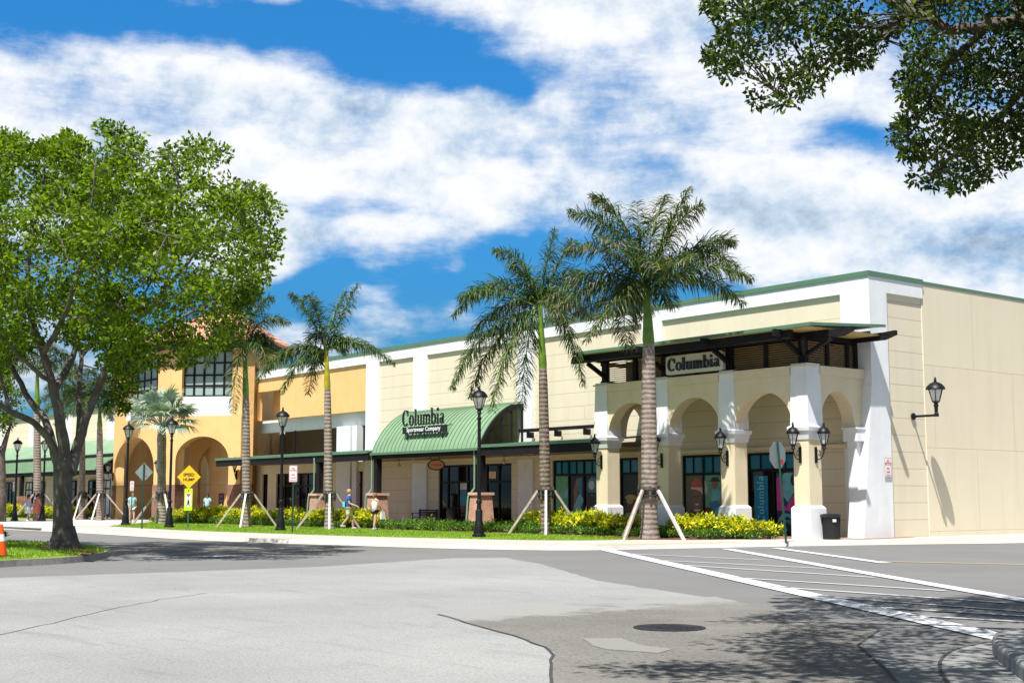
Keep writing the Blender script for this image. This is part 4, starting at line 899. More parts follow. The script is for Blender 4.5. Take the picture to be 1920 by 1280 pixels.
b.add(vs, [(i, (i+1) % n, n) for i in range(n)]+[(n+1+i, n+1+(i+1) % n, (i+1) % n, i) for i in range(n)]+[tuple(n+1+i for i in range(n-1, -1, -1))]); b.build('tiled_roof', ['tile'], tw)
b = MB(); ov2 = [p+(p-cen).normalized()*.75 for p in ring]; b.prism([(p.x, p.y) for p in ov2], ZEV-.28, z0+.11); b.build('eave_board', ['dark_wood'], tw)
# ---------------------------------------------------------------- far store on the left
fs = thing('far_store', 'distant cream store with a long two tier green metal awning, behind the big tree', 'building', (-125, YF, G0))
b = MB(); b.box(-175, -92, YF+.5, YF+20, 0, 8.6); b.build('store_wall', ['cream'], fs)
b = MB(); b.box(-175, -91.9, YF+.35, YF+20.1, 8.6, 8.85); b.build('roof_edge_cap', ['green_metal'], fs)
b = MB(); x = -174
while x < -94: MB().box(x, x+1.3, YF+.38, YF+.49, 0, 8.6).build('pilaster', ['white'], fs); x += 9
b = MB()
for x0, x1 in ((-168, -95.5),):
    b.hexa([(x0, YE-.2, 3.62), (x1, YE-.2, 3.62), (x1, YE+1.3, 4.55), (x0, YE+1.3, 4.55)], [(x0, YE-.2, 3.70), (x1, YE-.2, 3.70), (x1, YE+1.3, 4.63), (x0, YE+1.3, 4.63)])
    b.hexa([(x0, YE+1.3, 4.86), (x1, YE+1.3, 4.86), (x1-3, YF+.48, 6.1), (x0, YF+.48, 6.1)], [(x0, YE+1.3, 4.92), (x1, YE+1.3, 4.92), (x1-3, YF+.48, 6.18), (x0, YF+.48, 6.18)])
    x = x0
    while x < x1:
        b.hexa([(x-.02, YE-.2, 3.70), (x+.02, YE-.2, 3.70), (x+.02, YE+1.3, 4.63), (x-.02, YE+1.3, 4.63)], [(x-.02, YE-.22, 3.75), (x+.02, YE-.22, 3.75), (x+.02, YE+1.3, 4.68), (x-.02, YE+1.3, 4.68)]); x += .45
fa = b.build('green_awning', ['green_awn'], fs)
b = MB(); b.box(-168, -95.5, YE+1.25, YE+1.38, 4.64, 4.86); b.box(-168, -95.5, YE-.12, YE+.05, 3.42, 3.615); b.box(-168, -95.6, YE+.1, YF+.4, 3.45, 3.5); b.build('awning_beam', ['dark_wood'], fa)
x = -166
while x < -96:
    MB().box(x-.15, x+.15, YE-.1, YE+.2, 0, 3.42).build('awning_post', ['dark_wood'], fs); MB().frustum(x, YE+.05, 0, 1.75, .5, .5, .42, .42).build('brick_pedestal', ['stone'], fs); x += 9
k = -172
while k < -97:
    shopwin(fs, k, k+4.6, .15, 3.0, (.2, .4, .6, .8), 2.3, Y=YF+.40); k += 7.4
# ---------------------------------------------------------------- lettering: heavy serif glyphs drawn as polygons
def annulus(b, cx, cy, rx, ry, ix, iy, T3, a0=0., a1=2*math.pi, n=22, mi=0, d=.0):
    o, i = [], []
    for k in range(n+1):
        a = a0+(a1-a0)*k/n; o.append((cx+rx*math.cos(a), cy+ry*math.sin(a))); i.append((cx+ix*math.cos(a), cy+iy*math.sin(a)))
    for k in range(n): pgon(b, [o[k], o[k+1], i[k+1], i[k]], T3, mi, d)
def pgon(b, pts, T3, mi=0, d=0.0):
    a = sum(pts[k][0]*pts[(k+1) % len(pts)][1]-pts[(k+1) % len(pts)][0]*pts[k][1] for k in range(len(pts)))
    if a < 0: pts = pts[::-1]
    n = len(pts); v = [T3(p[0], p[1], 0) for p in pts]+[T3(p[0], p[1], d) for p in pts]
    f = [tuple(range(n))]+([(j, n+j, n+(j+1) % n, (j+1) % n) for j in range(n)]+[tuple(range(2*n-1, n-1, -1))] if d else [])
    b.add(v, f, mi)
def rect(b, x0, x1, y0, y1, T3, mi, d): pgon(b, [(x0, y0), (x1, y0), (x1, y1), (x0, y1)], T3, mi, d)
def serif_word(b, word, T3, h, mi=0, d=.0, wt=1.0, track=.06):
    """T3(u,v,depth) maps letter space to 3D; cap height h"""
    x = 0.0; S = .19*h*wt; sf = .07*h; xh = .66*h
    def R_(x0, x1, y0, y1): rect(b, x0, x1, y0, y1, T3, mi, d)
    for ch in word:
        if ch == 'C':
            annulus(b, x+.40*h, .5*h, .42*h, .53*h, .21*h, .47*h, T3, math.radians(42), math.radians(318), 26, mi, d); R_(x+.66*h, x+.74*h, .62*h, 1.0*h); w_ = .80*h
        elif ch == 'o': annulus(b, x+.31*h, xh/2, .31*h, .36*h, .13*h, .30*h, T3, 0, 2*math.pi, 22, mi, d); w_ = .62*h
        elif ch == 'l': R_(x+.07*h, x+.07*h+S, 0, 1.04*h); R_(x, x+.14*h+S, 0, sf); R_(x, x+.07*h, 1.04*h-sf, 1.04*h); w_ = .14*h+S
        elif ch == 'i':
            R_(x+.07*h, x+.07*h+S, 0, xh); R_(x, x+.14*h+S, 0, sf); R_(x, x+.07*h, xh-sf, xh); pgon(b, ell(x+.07*h+S/2, .90*h, .115*h, .115*h, 12), T3, mi, d); w_ = .14*h+S
        elif ch == 'u':
            R_(x+.05*h, x+.05*h+S, .16*h, xh); R_(x, x+.05*h, xh-sf, xh); R_(x+.41*h, x+.41*h+S, 0, xh); R_(x+.36*h, x+.41*h, xh-sf, xh); R_(x+.41*h+S, x+.47*h+S, 0, sf)
            annulus(b, x+.28*h+S*.2, .18*h, .27*h, .20*h, .10*h, .11*h, T3, math.pi, 1.75*math.pi, 8, mi, d); w_ = .47*h+S
        elif ch == 'm':
            for q in (.05, .40, .75): R_(x+q*h, x+q*h+S, 0, xh-(.05*h if q > .1 else 0)); R_(x+q*h-.05*h, x+q*h+S+.05*h, 0, sf)
            R_(x, x+.05*h, xh-sf, xh)
            for q in (.05, .40): annulus(b, x+q*h+.27*h, xh-.22*h, .27*h, .24*h, .09*h, .14*h, T3, .05*math.pi, .78*math.pi, 9, mi, d)
            w_ = .80*h+S
        elif ch == 'b':
            R_(x+.06*h, x+.06*h+S, 0, 1.04*h); R_(x, x+.06*h, 1.04*h-sf, 1.04*h); annulus(b, x+.36*h, xh/2, .29*h, .36*h, .11*h, .29*h, T3, -.85*math.pi, .85*math.pi, 20, mi, d); w_ = .64*h
        elif ch == 'a':
            R_(x+.34*h, x+.34*h+S, 0, .50*h); R_(x+.34*h+S, x+.41*h+S, 0, sf); annulus(b, x+.30*h, .45*h, .24*h, .22*h, .12*h, .15*h, T3, .0, .9*math.pi, 12, mi, d)
            annulus(b, x+.22*h, .19*h, .22*h, .20*h, .08*h, .12*h, T3, 0, 2*math.pi, 16, mi, d); w_ = .42*h+S
        else: w_ = .3*h
        x += w_+track*h
    return x
def fontword(b, text, T3, size, mi=0, d=0.0, bold=0.0, align='CENTER'):
    """built-in sans lettering turned into mesh"""
    cu = bpy.data.curves.new('t', 'FONT'); cu.body = text; cu.size = size; cu.align_x = align; cu.offset = bold; cu.resolution_u = 3
    ob = bpy.data.objects.new('t', cu); me = ob.to_mesh(); n = len(b.v)
    vs = [T3(v.co.x, v.co.y, 0) for v in me.vertices]; b.add(vs, [tuple(p.vertices) for p in me.polygons], mi); ob.to_mesh_clear(); bpy.data.objects.remove(ob); bpy.data.curves.remove(cu)
def plane3(o, u, v): o, u, v = Vector(o), Vector(u), Vector(v); n = u.cross(v).normalized(); return lambda a, c, e: o+u*a+v*c+n*e
EX, EZ = Vector((1, 0, 0)), Vector((0, 0, 1))
# sign over the arcade
xa, xb = XY(1250, YP-.1), XY(1358, YP-.1); ybd = YP-.05
s_ = MB(); zc0, zc1 = 6.26, 6.98
T_ = plane3((xa, ybd, 0), EX, EZ)
def rr(x0, x1, z0, z1, r, n=6):
    p = []
    for cx, cz, a in ((x1-r, z1-r, 0), (x0+r, z1-r, 90), (x0+r, z0+r, 180), (x1-r, z0+r, 270)):
        for k in range(n+1): t = math.radians(a+90*k/n); p.append((cx+r*math.cos(t), cz+r*math.sin(t)))
    return p
W_ = xb-xa
pgon(s_, rr(0, W_, zc0, zc1, .1), T_, 0, -.16)
so_ = thing('entrance_sign', 'pale green rounded shop sign with black Columbia lettering hung under the timber entrance roof', 'sign', (xa+W_/2, ybd, zc0))
s_.build('sign_panel', ['sign_face'], so_)
l_ = MB(); w1 = serif_word(MB(), 'Columbia', lambda a, c, e: (a, c, e), .46, 0, 0, 1.15, .04); sx = (W_-.24)/w1
T2 = plane3((xa+.14, ybd-.006, zc0+.14), EX*sx, EZ); serif_word(l_, 'Columbia', T2, .46, 0, .05, 1.15, .04); l_.build('lettering', ['letter_black'], so_)
# sign standing on the barrel awning
ya = YE+.15; xa, xb = XY(753, ya), XY(835, ya)
so_ = thing('awning_sign', 'black Columbia letters above a black strip, standing on the green barrel awning', 'sign', ((xa+xb)/2, ya, 4.9))
l_ = MB(); sx = (xb-xa-.1)/w1*.46/.95
w1 = serif_word(MB(), 'Columbia', lambda a, c, e: (a, c, e), .78, 0, 0, .78, .07); T2 = plane3((xa+.05, ya, 5.13), EX*((xb-xa-.1)/w1), EZ); serif_word(l_, 'Columbia', T2, .78, 0, .05, .78, .07); l_.build('lettering', ['letter_black'], so_)
MB().box(xa+.05, xb, ya-.02, ya+.10, 4.74, 5.07).build('strip', ['letter_black'], so_)
l_ = MB(); fontword(l_, 'Sportswear Company', plane3(((xa+xb)/2, ya-.028, 4.83), EX, EZ), .30, bold=.006); wv_ = max(v[0] for v in l_.v)-min(v[0] for v in l_.v); k_ = (xb-xa)*.78/wv_; cxm = (xa+xb)/2
l_.v = [(cxm+(v[0]-cxm)*k_, v[1], v[2]) for v in l_.v]; l_.build('script_lettering', ['letter_white'], so_)
for t in (.1, .5, .9):
    x = xa+(xb-xa)*t; l_ = MB(); l_.tube([(x, ya+.75, 5.15), (x, ya+.08, 5.0), (x, ya+.08, 4.3)], .022, 5); l_.build('stand', ['dark_wood'], so_)
# vertical word on the blue door banner
a, c = wx['T3']; m3 = a+(c-a)*.52; xm = (a+.28+m3-.30)/2
l_ = MB(); T2 = plane3((xm+.14, YF+.098, .62), EZ*1.0, -EX); serif_word(l_, 'Columbia', T2, .32, 0, 0, .7, .12); l_.build('banner_lettering', ['pale_blue'], t3); l_ = MB()
for k in range(3): pgon(l_, [(-.30+k*.09-.26, .15), (-.22+k*.09-.26, .28), (-.14+k*.09-.26, .15), (-.22+k*.09-.26, .02)] if 0 else [(-.20+k*.08, .15), (-.16+k*.08, .22), (-.12+k*.08, .15), (-.16+k*.08, .08)], T2, 0)
l_.build('banner_logo', ['pale_blue'], t3)
# oval hanging sign
p = PF(819, 871, 0.1) if 0 else PY(818, 871, YE+.9)
so_ = thing('oval_hanging_sign', 'small salmon oval shop sign hanging under the green barrel awning', 'sign', tuple(p), None)
o_ = MB(); e_ = ell(0, 0, .40, .25, 24); n_ = len(e_); ax = Vector((F.x*-1, F.y*-1, 0)).normalized(); ux = Vector((R.x, R.y, 0)).normalized()
pgon(o_, ell(0, 0, .43, .27, 24), plane3(p-ax*.0, ux, EZ), 0, -.05); pgon(o_, ell(0, 0, .37, .22, 24), plane3(p+ax*.006, ux, EZ), 1); o_.build('oval_board', ['frame', 'oval'], so_)
l_ = MB(); fontword(l_, 'Columbia', plane3(p+ax*.012-EZ*.05, ux, EZ), .15, bold=.004); l_.build('lettering', ['sign_red'], so_)
l_ = MB(); l_.tube([p-ux*.22+EZ*.2, p-ux*.3+EZ*.42], .015, 5); l_.tube([p+ux*.22+EZ*.2, p+ux*.1+EZ*.42], .015, 5); l_.build('hanger', ['frame'], so_)
# pendant lamps under the canopies
def pendant(px, py, Y, lab):
    p = PY(px, py, Y); o = thing('pendant_lamp', lab, 'lamp', tuple(p), 'pendant lamps under the green canopies')
    MB().tube([p+EZ*.10, (p.x, p.y, 3.6)], .018, 6).build('stem', ['frame'], o); m = MB().lathe([(.03, .14), (.07, .10), (.13, .0), (.12, -.01), (.02, -.01)], 14, p); m.build('lamp_shade', ['chain'], o)
    MB().lathe([(.02, 0), (.05, -.04), (.03, -.08), (.005, -.09)], 10, p-EZ*.011).build('bulb', ['lampglass'], o)
pendant(748, 873, 38.8, 'small pale pendant lamp under the barrel awning, left of the oval sign'); pendant(945, 866, 38.8, 'small pale pendant lamp under the flat canopy right of the barrel awning')
# ---------------------------------------------------------------- lanterns
def lantern_parts(root, z, s=1.0, w=.23, h=.42, c=(0, 0)):
    """a tapered four sided lantern head standing on z"""
    x, y = c; r = lambda *a: None
    b = MB(); b.lathe([(.05*s, 0), (.09*s, .05*s), (.06*s, .12*s), (.10*s, .16*s), (w*.52*s, .18*s), (w*.5*s, .21*s)], 12, (x, y, z)); 
    for k in range(6):
        a = math.pi/3*k; b.tube([(x+w*.5*s*math.cos(a), y+w*.5*s*math.sin(a), z+.2*s), (x+w*.98*s*math.cos(a), y+w*.98*s*math.sin(a), z+(.2+h)*s)], .014*s, 5)
    b.build('lantern_frame', ['black'], root)
    g = MB(); g.lathe([(w*.46*s, .21*s), (w*.93*s, (.2+h)*s)], 6, (x, y, z)); g.build('lantern_glass', ['lampglass'], root)
    c_ = MB(); c_.lathe([(w*1.22*s, (.19+h)*s), (w*1.26*s, (.22+h)*s), (w*1.15*s, (.29+h)*s), (w*.75*s, (.40+h)*s), (w*.35*s, (.45+h)*s), (.045*s, (.47+h)*s), (.055*s, (.51+h)*s), (.03*s, (.54+h)*s), (.05*s, (.57+h)*s), (.012*s, (.64+h)*s)], 16, (x, y, z)); autosmooth(c_.build('lantern_cap', ['black'], root))
    k_ = MB(); k_.lathe([(.03*s, .2*s), (.045*s, .3*s), (.03*s, .42*s), (.002, .46*s)], 8, (x, y, z)); k_.build('bulb', ['letter_white'], root)
def make_lamp():
    t = thing('street_lamp', '', 'street lamp', (0, 0, 0), 'black lantern posts along the lawn')
    b = MB(); b.lathe([(.25, 0), (.25, .10), (.20, .14), (.20, .20), (.15, .55), (.13, .60), (.13, .95), (.105, 1.0)], 14); autosmooth(b.build('base', ['black'], t))
    b = MB(); b.lathe([(.085, 1.0), (.075, 1.2), (.105, 1.22), (.105, 1.32), (.07, 1.36), (.062, 4.25), (.085, 4.27), (.085, 4.33), (.055, 4.36), (.05, 4.48)], 14); autosmooth(b.build('pole', ['black'], t))
    lantern_parts(t, 4.46, 1.0, .25, .42); return t
lamp0 = make_lamp(); used = []
lamps = [(898, 1007, 48.6, 'black lantern post with the green barrel awning right behind it', 1.0), (526, 994, 59.0, 'black lantern post just left of the pink no parking post', .985), (317, 989, 65, 'black lantern post touching the right side of the silver palm', .98), (235, 984, 71.5, 'black lantern post in front of the tower, left of the silver palm', 1.0),
         (27, 976, 84, 'distant black lantern post at the far left, before the green awning', .95), (79, 976, 84, 'distant black lantern post close to the trunk of the big tree', .95)]
for k, (px, py, fw, lab, s) in enumerate(lamps):
    p = PF(px, py, fw); o = lamp0 if k == 0 else copy_tree(lamp0); place(o, (p.x, p.y, .12), .3*k, lab, None, s)
def make_sconce():
    t = thing('wall_lantern', '', 'wall lantern', (0, 0, 0), 'black wall lanterns on the arcades')
    # mounted on a wall at y=0 facing -y
    b = MB(); b.box(-.055, .055, -.045, 0, -.28, .28); b.box(-.035, .035, -.07, -.046, -.22, .22); bevel(b.build('back_plate', ['black'], t), .01)
    b = MB(); b.tube([(0, -.05, -.12), (0, -.16, -.16), (0, -.28, -.08), (0, -.36, .06), (0, -.38, .20)], [.018, .02, .02, .022, .03], 8); b.tube([(0, -.05, .16), (0, -.16, .14), (0, -.24, .04), (0, -.20, -.04), (0, -.14, -.02), (0, -.15, .04)], .013, 6); b.build('scroll_arm', ['black'], t)
    lantern_parts(t, .18, .92, .20, .40, (0, -.38)); return t
sc0 = make_sconce()
sl_ = [((PX_[0]-.40, YP+.04, 3.02), 0, 'black wall lantern on the left face of the corner pillar, beside the stop sign'), ((XP-.02-.02, YP+.40, 3.02), math.pi/2, 'black wall lantern on the right face of the corner pillar, above the trash can'),
       ((PX_[1]-.38, YP+.04, 2.98), 0, 'black wall lantern on the pillar left of the stop sign'), ((PX_[2]-.38, YP+.04, 2.98), 0, 'black wall lantern half hidden behind the tall palm trunk'), ((PX_[3]-.38, YP+.04, 3.0), 0, 'black wall lantern on the leftmost arcade pillar beside the flat canopy')]
q = A_+Vector((.7071, .7071))*(ub1+.55)+Vector((.05, -.05)); sl_.append(((q.x, q.y, 3.0), math.pi/4, 'black wall lantern on the orange tower, right of the large arch'))
q = A_+Vector((-.75, -.06)); sl_.append(((q.x, q.y, 3.0), 0, 'black wall lantern between the two tower arches, behind the silver palm')); q = C_+Vector((.25, -.06)); sl_.append(((q.x, q.y, 3.0), 0, 'black wall lantern on the left corner of the orange tower'))
for k, (loc, rz, lab) in enumerate(sl_): place(sc0 if k == 0 else copy_tree(sc0), loc, rz, lab)
t = thing('gooseneck_lantern', 'large black lantern on an arm standing out from the plain cream side wall', 'wall lantern', (XE+.04, 42.6, 4.55)); p = Vector((XE+.04, 42.6, 4.55))
b = MB(); b.lathe([(.13, 0), (.13, .05), (.06, .06)], 14); b.xform(Matrix.Translation(p-Vector((.005, 0, 0))) @ Matrix.Rotation(math.pi/2, 4, 'Y')); b.build('mounting_disc', ['black'], t)
b = MB().tube([p, p+Vector((.98, 0, 0))], .045, 8); b.lathe([(.09, -.05), (.09, .05), (.06, .09), (.07, .30), (.09, .33), (.09, .38)], 12, p+Vector((1.0, 0, 0))); b.build('arm', ['black'], t)
class _T: pass
n0 = len(bpy.data.objects); lr = bpy.data.objects.new('lantern', None); col.objects.link(lr); bpy.data.objects.remove(lr)
lantern_parts(t, p.z+.30, 1.05, .27, .42, (p.x+1.0, p.y))
# ---------------------------------------------------------------- traffic signs
def post(t, x, y, h, tilt=(0, 0), r=.035, m='post_green', name='post', z0=.1):
    b = MB(); b.beam((x, y, z0), (x+tilt[0], y+tilt[1], h), .06, .04, 0, (F.x, F.y, 0)); return b.build(name, [m], t)
def facing(az): return Vector((math.cos(az), math.sin(az), 0))
def plate(t, name, c, ux, pts, d, mats, mi=0): b = MB(); pgon(b, pts, plane3(c, ux, EZ), mi, d); return b.build(name, mats, t)
# stop sign from behind, turned away
p = Vector(G(1474, 1017, .12)+(.12,)); lean = -R*.20
t = thing('stop_sign', 'grey back of an octagonal stop sign on a leaning green post before the arcade', 'road sign', tuple(p)); post(t, p.x, p.y, 3.32, (lean.x*1.0, lean.y*1.0))
c = p+lean*.86+EZ*2.78; ux = (R*.76+F*.65).normalized(); oc = [(.43*math.cos(math.radians(22.5+45*k)), .46*math.sin(math.radians(22.5+45*k))) for k in range(8)]
nb = ux.cross(EZ); sg = 1 if nb.dot(F) < 0 else -1
plate(t, 'octagon_plate', c-nb*sg*.045, ux, oc, .004*sg, ['sign_back']); plate(t, 'red_face', c-nb*sg*.052, ux, oc, .003*sg, ['sign_red'])
plate(t, 'round_sticker', c-EZ*.20+ux*.20-nb*sg*.030, ux, ell(0, 0, .075, .075, 12), 0, ['trashred'])
# speed hump
p = Vector(G(352, 990, .12)+(.12,)); t = thing('speed_hump_sign', 'yellow SPEED HUMP diamond sign above a lime plate on a dark post', 'road sign', tuple(p)); post(t, p.x, p.y, 3.05, m='green_dark')
ux = R.copy(); nb = -F; c = p+nb*.05+EZ*2.42
D_s = .56; plate(t, 'yellow_diamond', c, ux, [(0, -D_s), (D_s, 0), (0, D_s), (-D_s, 0)], -.004, ['sign_yellow'])
b = MB(); fontword(b, 'SPEED', plane3(c+nb*.006+EZ*.04, ux, EZ), .20, bold=.006); fontword(b, 'HUMP', plane3(c+nb*.006-EZ*.19, ux, EZ), .20, bold=.006); b.build('lettering', ['letter_black'], t)
c = p+nb*.05+EZ*1.36; plate(t, 'lime_plate', c, ux, rr(-.19, .19, -.52, .52, .05), -.004, ['sign_lime']); plate(t, 'white_panel', c+nb*.004, ux, rr(-.13, .13, -.34, .30, .03), 0, ['sign_white'])
b = MB(); T2 = plane3(c+nb*.008, ux, EZ); pgon(b, [(-.11, .27), (.11, .27), (0, .08)], T2, 0); fontword(b, 'Y', plane3(c+nb*.012+EZ*.38, ux, EZ), .1, 1, bold=.006); annulus(b, 0, -.01, .035, .035, .0, .0, T2, 0, 2*math.pi, 10, 1); pgon(b, [(-.04, -.06), (.05, -.06), (.05, -.18), (.09, -.31), (.05, -.31), (0, -.2), (-.06, -.31), (-.1, -.31), (-.04, -.17)], T2, 1); b.build('yield_and_walker_print', ['sign_red', 'letter_black'], t)
# back of a diamond sign
p = Vector(G(266, 991, .12)+(.12,)); t = thing('diamond_sign_back', 'bare metal back of a diamond sign on a green post before the tower arch', 'road sign', tuple(p)); post(t, p.x, p.y, 3.15)
c = p+F*.05+EZ*2.62; D_s = .42; plate(t, 'diamond_plate', c, R, [(0, -D_s*1.1), (D_s, 0), (0, D_s*1.1), (-D_s, 0)], .004, ['sign_back']); plate(t, 'round_sticker', c-F*.012-EZ*.18+R*.12, R, ell(0, 0, .04, .04, 12), 0, ['trashred'])
# no parking signs
def noparking(t, c, ux, w, h):
    nb = ux.cross(EZ); nb = nb if nb.dot(F) < 0 else -nb
    plate(t, 'white_plate', c, ux, rr(-w/2, w/2, -h/2, h/2, .03), -.004 if ux.cross(EZ).dot(F) < 0 else .004, ['sign_white'])
    b = MB(); T2 = plane3(c+nb*.004, ux, EZ)
    for x0, x1, y0, y1 in ((-w*.46, w*.46, h*.47, h*.485), (-w*.46, w*.46, -h*.485, -h*.47), (-w*.46, -w*.42, -h*.47, h*.47), (w*.42, w*.46, -h*.47, h*.47)): rect(b, x0, x1, y0, y1, T2, 0, 0)
    rect(b, -w*.38, w*.38, h*.12, h*.25, T2, 0, 0)
    for tx, y, s, mi in (('NO', .29, .15, 0), ('PARKING', .145, .085, 1), ('FIRE', -.10, .14, 0), ('LANE', -.28, .14, 0), ('TOW-AWAY', -.42, .065, 0)): fontword(b, tx, plane3(c+nb*(.008), ux, EZ*1.0), s*h*.75, mi, bold=.003) if 0 else fontword(b, tx, plane3(c+nb*.008+EZ*(y*h), ux, EZ), s*h*.9 if tx in ('NO', 'FIRE', 'LANE') else s*h, mi, bold=.003)
    b.build('red_lettering', ['sign_red', 'sign_white'], t)
p = Vector(G(548, 998, .12)+(.12,)); t = thing('no_parking_sign', 'white and red no parking sign on a green post right of the lantern post', 'road sign', tuple(p)); post(t, p.x, p.y, 2.35); noparking(t, p-F*.05+EZ*2.42, R.copy(), .33, .68)
p = PF(248, 905, 73); t = thing('small_post_sign', 'small pale sign on a thin post inside the left tower arch', 'road sign', (p.x, p.y, .12)); post(t, p.x, p.y, 2.2, m='green_dark', z0=.12); noparking(t, Vector((p.x, p.y, 2.2))-F*.04, R.copy(), .22, .55)
p = PF(28, 905, 86); t = thing('far_post_sign', 'small white sign on a thin post before the distant awning', 'road sign', (p.x, p.y, .12)); post(t, p.x, p.y, 2.3, m='green_dark', z0=.12); noparking(t, Vector((p.x, p.y, 2.3))-F*.04, R.copy(), .24, .6)
p = PX_c = Vector((XE+.14, 40.78, 2.64)); t = thing('wall_parking_sign', 'narrow white and red no parking sign fixed flat on the white corner buttress', 'wall sign', tuple(p))
noparking(t, Vector((XE+.15, 40.80, 2.64)), Vector((0, 1, 0)), .42, .70)
# ---------------------------------------------------------------- trash can, bench, bin, poster stand, cone
p = (-30.35+.62, 37.75); p = (XY(1557, 37.5), 37.5); t = thing('trash_can', 'black slatted trash can beside the white base of the corner pillar', 'trash can', (p[0], p[1], .12))
b = MB(); b.lathe([(.27, .02), (.30, .78), (.0001, .78)], 20, (p[0], p[1], .12))
for k in range(20): a = 2*math.pi*k/20; b.tube([(p[0]+.275*math.cos(a), p[1]+.275*math.sin(a), .14), (p[0]+.31*math.cos(a), p[1]+.31*math.sin(a), .88)], .014, 4)
b.build('body', ['blackp'], t); b = MB(); b.lathe([(.34, .76), (.37, .80), (.37, .85), (.25, .88), (.24, .84), (.0001, .83)], 24, (p[0], p[1], .12)); b.build('rim', ['blackp'], t)
b = MB(); b.quad(*[Vector((p[0], p[1], .12))+R*u*.0+Vector((R.x*u-F.x*.325, R.y*u-F.y*.325, z)) for u, z in ((-.02, .60), (.10, .60), (.10, .69), (-.02, .69))]); b.build('notice', ['sign_white'], t)
p = (XY(797, 39.4), 39.4); t = thing('bench', 'dark metal bench against the cream wall below the barrel awning', 'bench', (p[0], p[1], .12))
b = MB(); [b.box(p[0]-.85, p[0]+.85, p[1]-.30+k*.12, p[1]-.21+k*.12, .55, .58) for k in range(4)]; b.build('seat', ['iron'], t)
b = MB(); [b.box(p[0]-.85, p[0]+.85, p[1]+.20, p[1]+.23, .62+k*.09, .69+k*.09) for k in range(4)]; b.build('backrest', ['iron'], t)
for s in (-.75, .75): b = MB(); b.box(p[0]+s-.03, p[0]+s+.03, p[1]-.3, p[1]-.24, .12, .8); b.box(p[0]+s-.03, p[0]+s+.03, p[1]+.18, p[1]+.235, .12, .98); b.box(p[0]+s-.025, p[0]+s+.025, p[1]-.3, p[1]+.2, .76, .8); b.build('leg', ['iron'], t)
p = (XY(847, 38.9), 38.9); t = thing('entrance_bin', 'dark round bin beside the store entrance doors under the barrel awning', 'trash can', (p[0], p[1], .12)); MB().lathe([(.24, 0), (.26, .7), (.20, .72)], 16, (p[0], p[1], .12)).build('body', ['blackp'], t); MB().lathe([(.29, .70), (.29, .76), (.2, .92), (.05, .97), (.001, .97)], 16, (p[0], p[1], .12)).build('domed_lid', ['iron'], t)
p = PF(414, 965, 85.5); t = thing('poster_stand', 'blue poster stand with red spots inside the large tower arch', 'poster stand', (p.x, p.y, .12)); b = MB(); pgon(b, [(-.17, .05), (.17, .05), (.17, 1.75), (-.17, 1.75)], plane3((p.x, p.y, .12), R, EZ), 0, -.04); b.build('board', ['print_navy'], t)
b = MB(); [pgon(b, ell(0, 1.55-.28*k, .11, .09, 10), plane3(Vector((p.x, p.y, .12))-F*.03, R, EZ), 0) for k in range(4)]; b.build('red_spots', ['sign_red'], t); MB().box(p.x-.2, p.x+.2, p.y-.15, p.y+.15, .12, .17).build('base', ['iron'], t)
p = PF(-1, 1052, 31.2); zc = .17; t = thing('traffic_cone', 'orange traffic cone standing on the kerbed grass at the left edge', 'traffic cone', (p.x, p.y, zc))
b = MB(); b.box(p.x-.22, p.x+.22, p.y-.22, p.y+.22, zc, zc+.04); b.build('base', ['blackp'], t); MB().lathe([(.165, .04), (.10, .40), (.098, .40), (.08, .52), (.04, .74), (.03, .75)], 20, (p.x, p.y, zc)).build('cone_body', ['cone'], t); MB().lathe([(.112, .36), (.082, .52), (.08, .52)], 20, (p.x, p.y, zc)).build('white_band', ['conew'], t)
# ---------------------------------------------------------------- palms
def bez(a, c, t, k): return a*(1-k)**2+c*2*k*(1-k)+t*k*k
class Acc:
    def __init__(s): s.P = []; s.F = []; s.M = []
    def tri_strip(s, pts, mi):
        k = len(s.P); s.P += pts
        for i in range(0, len(pts)-2, 2): s.F.append((k+i, k+i+1, k+i+3, k+i+2)); s.M.append(mi)
def frond(ac, rb, B0, Cc, Tt, n=70, ll=.62, wd=.045, seed=0, dry=0.0, hang=.55, rr0=.03, lift=0.0, dense=1.0):
    r = random.Random(seed); L = (Cc-B0).length*.55+(Tt-Cc).length*.55
    pts = [bez(B0, Cc, Tt, k/10) for k in range(11)]; rb.tube(pts, [rr0*(1-.8*k/10)+.004 for k in range(11)], 5, 0)
    n = int(n*dense*max(.6, L/2.6))
    for i in range(n):
        t = .10+.90*(i/n)**.9; p = bez(B0, Cc, Tt, t); q = bez(B0, Cc, Tt, min(1, t+.02)); tg = (q-p).normalized() if (q-p).length > 1e-5 else (Tt-Cc).normalized()
        side = tg.cross(Vector((0, 0, 1)));  side = side.normalized() if side.length > .08 else R.copy()
        up = side.cross(tg).normalized(); prof = (math.sin(math.pi*min(1, .12+t*.80))**.6)*(1-.35*t)
        for s in (-1, 1):
            ph = r.uniform(-.9, .85)+lift; l = ll*prof*r.uniform(.75, 1.15); d = (side*s*math.cos(ph)+up*math.sin(ph)+tg*r.uniform(.25, .7)).normalized()
            g = hang*r.uniform(.25, 1.1); m = p+d*l*.45; d2 = (d+Vector((0, 0, -g*1.3))).normalized(); m2 = m+d2*l*.35; d3 = (d2+Vector((0, 0, -g*1.6))).normalized(); e = m2+d3*l*.3
            wv2 = d.cross(Vector((r.gauss(0, .5), r.gauss(0, .5), 1))).normalized()*wd*r.uniform(.7, 1.2)/2
            mi = 2 if r.random() < dry*(.4+t) else (1 if r.random() < .35 else 0)
            ac.tri_strip([p-wv2*.5, p+wv2*.5, m-wv2, m+wv2, m2-wv2*.85, m2+wv2*.85, e-wv2*.1, e+wv2*.1], mi)
